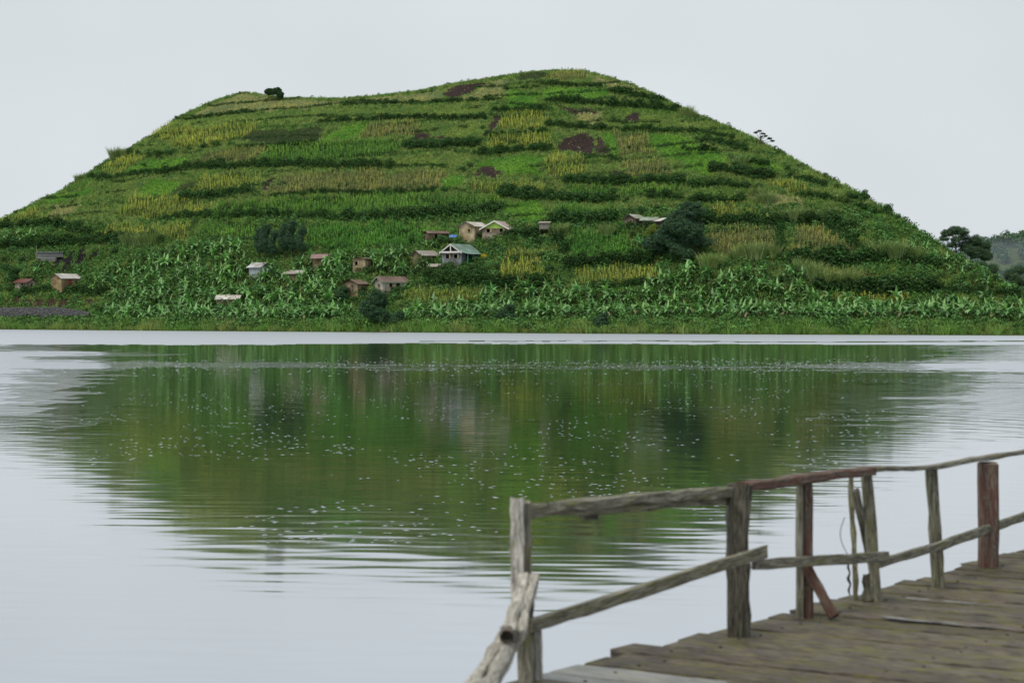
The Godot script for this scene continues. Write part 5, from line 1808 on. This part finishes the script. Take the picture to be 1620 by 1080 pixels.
	# top rails
	part("rail", timber(at_depth(826, 806, d1), at_depth(1157, 776, d2 - 0.02), 0.075, W.call(16, 10.8), along.cross(Vector3.UP), Color(1.05, 1.03, 1.0), 0.006, 16), M.rail, o)
	part("rail", timber(at_depth(833, 815, d1 + 0.02), at_depth(1150, 791, d2), 0.05, W.call(11, 10.8), along.cross(Vector3.UP), Color(1.0, 0.98, 0.95), 0.006, 16), M.rail, o)
	part("rail_lug", timber(at_depth(924, 813, d1 + 0.45), at_depth(942, 812, d1 + 0.54), 0.05, W.call(18, 10.5), along.cross(Vector3.UP), Color(1.0, 1.0, 1.0), 0.004, 3), M.dark, o)
	part("rail", timber(at_depth(1176, 770, d2), at_depth(1378, 744, d4 - 0.03), 0.08, W.call(14, 12.3), along.cross(Vector3.UP), Color(1.1, 1.05, 1.0), 0.004, 12), M.red, o)
	part("rail", timber(at_depth(1366, 743, d4), at_depth(1478, 739, d5), 0.07, W.call(7, 13.5), along.cross(Vector3.UP), Color(1.4, 1.4, 1.4), 0.004, 8), M.rail, o)
	var far := on(1660, 708, DECK + 0.72)
	part("rail", timber(at_depth(1472, 739.5, d5), far, 0.07, W.call(7, 14.5), along.cross(Vector3.UP), Color(1.35, 1.35, 1.35), 0.004, 12), M.rail, o)
	part("rail", timber(far, far + along * 7.0, 0.07, 0.035, along.cross(Vector3.UP), Color(1.35, 1.35, 1.35), 0.004, 12), M.rail, o)
	# middle rails
	var r1 := part("rail", timber(at_depth(838, 990, d1 - 0.06), at_depth(1212, 872, d2 - 0.02 - 0.1), 0.03, W.call(20, 10.9), along.cross(Vector3.UP), Color(1.05, 1.05, 0.95), 0.003, 14), M.rail, o)
	var r2 := part("rail", timber(at_depth(1193, 893, d2 + 0.1), at_depth(1404, 880, d4 - 0.1), 0.03, W.call(16, 12.3), along.cross(Vector3.UP), Color(1.15, 1.15, 1.05), 0.003, 10), M.rail, o)
	var e3 := on(1660, 800, DECK + 0.27)
	part("rail", timber(at_depth(1392, 891, d4 - 0.04), at_depth(1500, 859, d5 - 0.05), 0.03, W.call(13, 13.5), along.cross(Vector3.UP), Color(1.1, 1.1, 1.0), 0.003, 8), M.rail, o)
	part("rail", timber(at_depth(1490, 862, d5 - 0.06), e3 + Vector3(0, 0, 0.1), 0.03, W.call(13, 15), along.cross(Vector3.UP), Color(1.0, 1.0, 0.95), 0.003, 12), M.rail, o)
	part("rail", timber(e3 + Vector3(0, 0, 0.1), e3 + along * 7.0, 0.03, 0.06, along.cross(Vector3.UP), Color(1.0, 1.0, 0.95), 0.003, 8), M.rail, o)
	for k in 3:
		var q: Vector3 = far + along * (0.9 + 2.0 * k)
		part("post", timber(Vector3(q.x, DECK - 0.2, q.z), Vector3(q.x, DECK + 0.72, q.z), 0.1, 0.1, along, Color.WHITE, 0.004, 6), M.rail, o)
	# nail heads at the rail joints
	for q in [[1200, 893, d2 + 0.05], [1392, 878, d4 - 0.13], [1398, 889, d4 - 0.09], [848, 988, d1 - 0.09], [1172, 884, d2 - 0.2], [1176, 900, d2 - 0.2], [1160, 889, d2 - 0.2], [1278, 886, d3 - 0.1], [1268, 889, d3 - 0.1], [1474, 752, d5 - 0.03], [1486, 862, d5 - 0.1], [1372, 758, d4 - 0.03], [1386, 880, d4 - 0.13], [830, 812, d1 - 0.1], [845, 995, d1 - 0.1]]:
		var c := at_depth(q[0], q[1], q[2] - 0.02)
		part("bolt", tube([c, c + Vector3(0, 0, 0.02)], [0.012, 0.012], 8), M.iron, o)
	# rain water standing on the deck
	var names := ["long thin puddle on the deck below the leaning posts", "small puddle on the deck right of the leaning posts"]
	var k2 := 0
	for w in [[1480, 986, 0.7, 0.06], [1485, 952, 0.42, 0.05]]:
		var c := on(w[0], w[1], DECK)
		var sh := Shape.new()
		for q in 9:                                # thin films in the hollows of the plank
			var mid: Vector3 = across * rng.randf_range(-0.5, 0.5) * w[2] + along * rng.randf_range(-0.5, 0.5) * w[3]
			var lx: float = w[2] * rng.randf_range(0.1, 0.3)
			var ly: float = w[3] * rng.randf_range(0.12, 0.4)
			var ring := []
			for i in 20:
				var a := TAU * i / 20.0
				var rr := 1.0 + 0.6 * nz.get_noise_2d(cos(a) * 2.0 + k2 * 9.0 + q * 3.0, sin(a) * 2.0)
				ring.append(mid + across * cos(a) * lx * rr + along * sin(a) * ly * rr + Vector3(0, 0.0004 * q, 0))
			for i in 20:
				sh.tri(mid + Vector3(0, 0.0004 * q, 0), ring[i], ring[(i + 1) % 20])
		var pud := thing("puddle", names[k2], "puddle", Vector3(c.x, DECK + 0.007, c.z), 0.0, "puddles on the pier")
		part("film", sh.commit(), M.wet, pud)
		k2 += 1
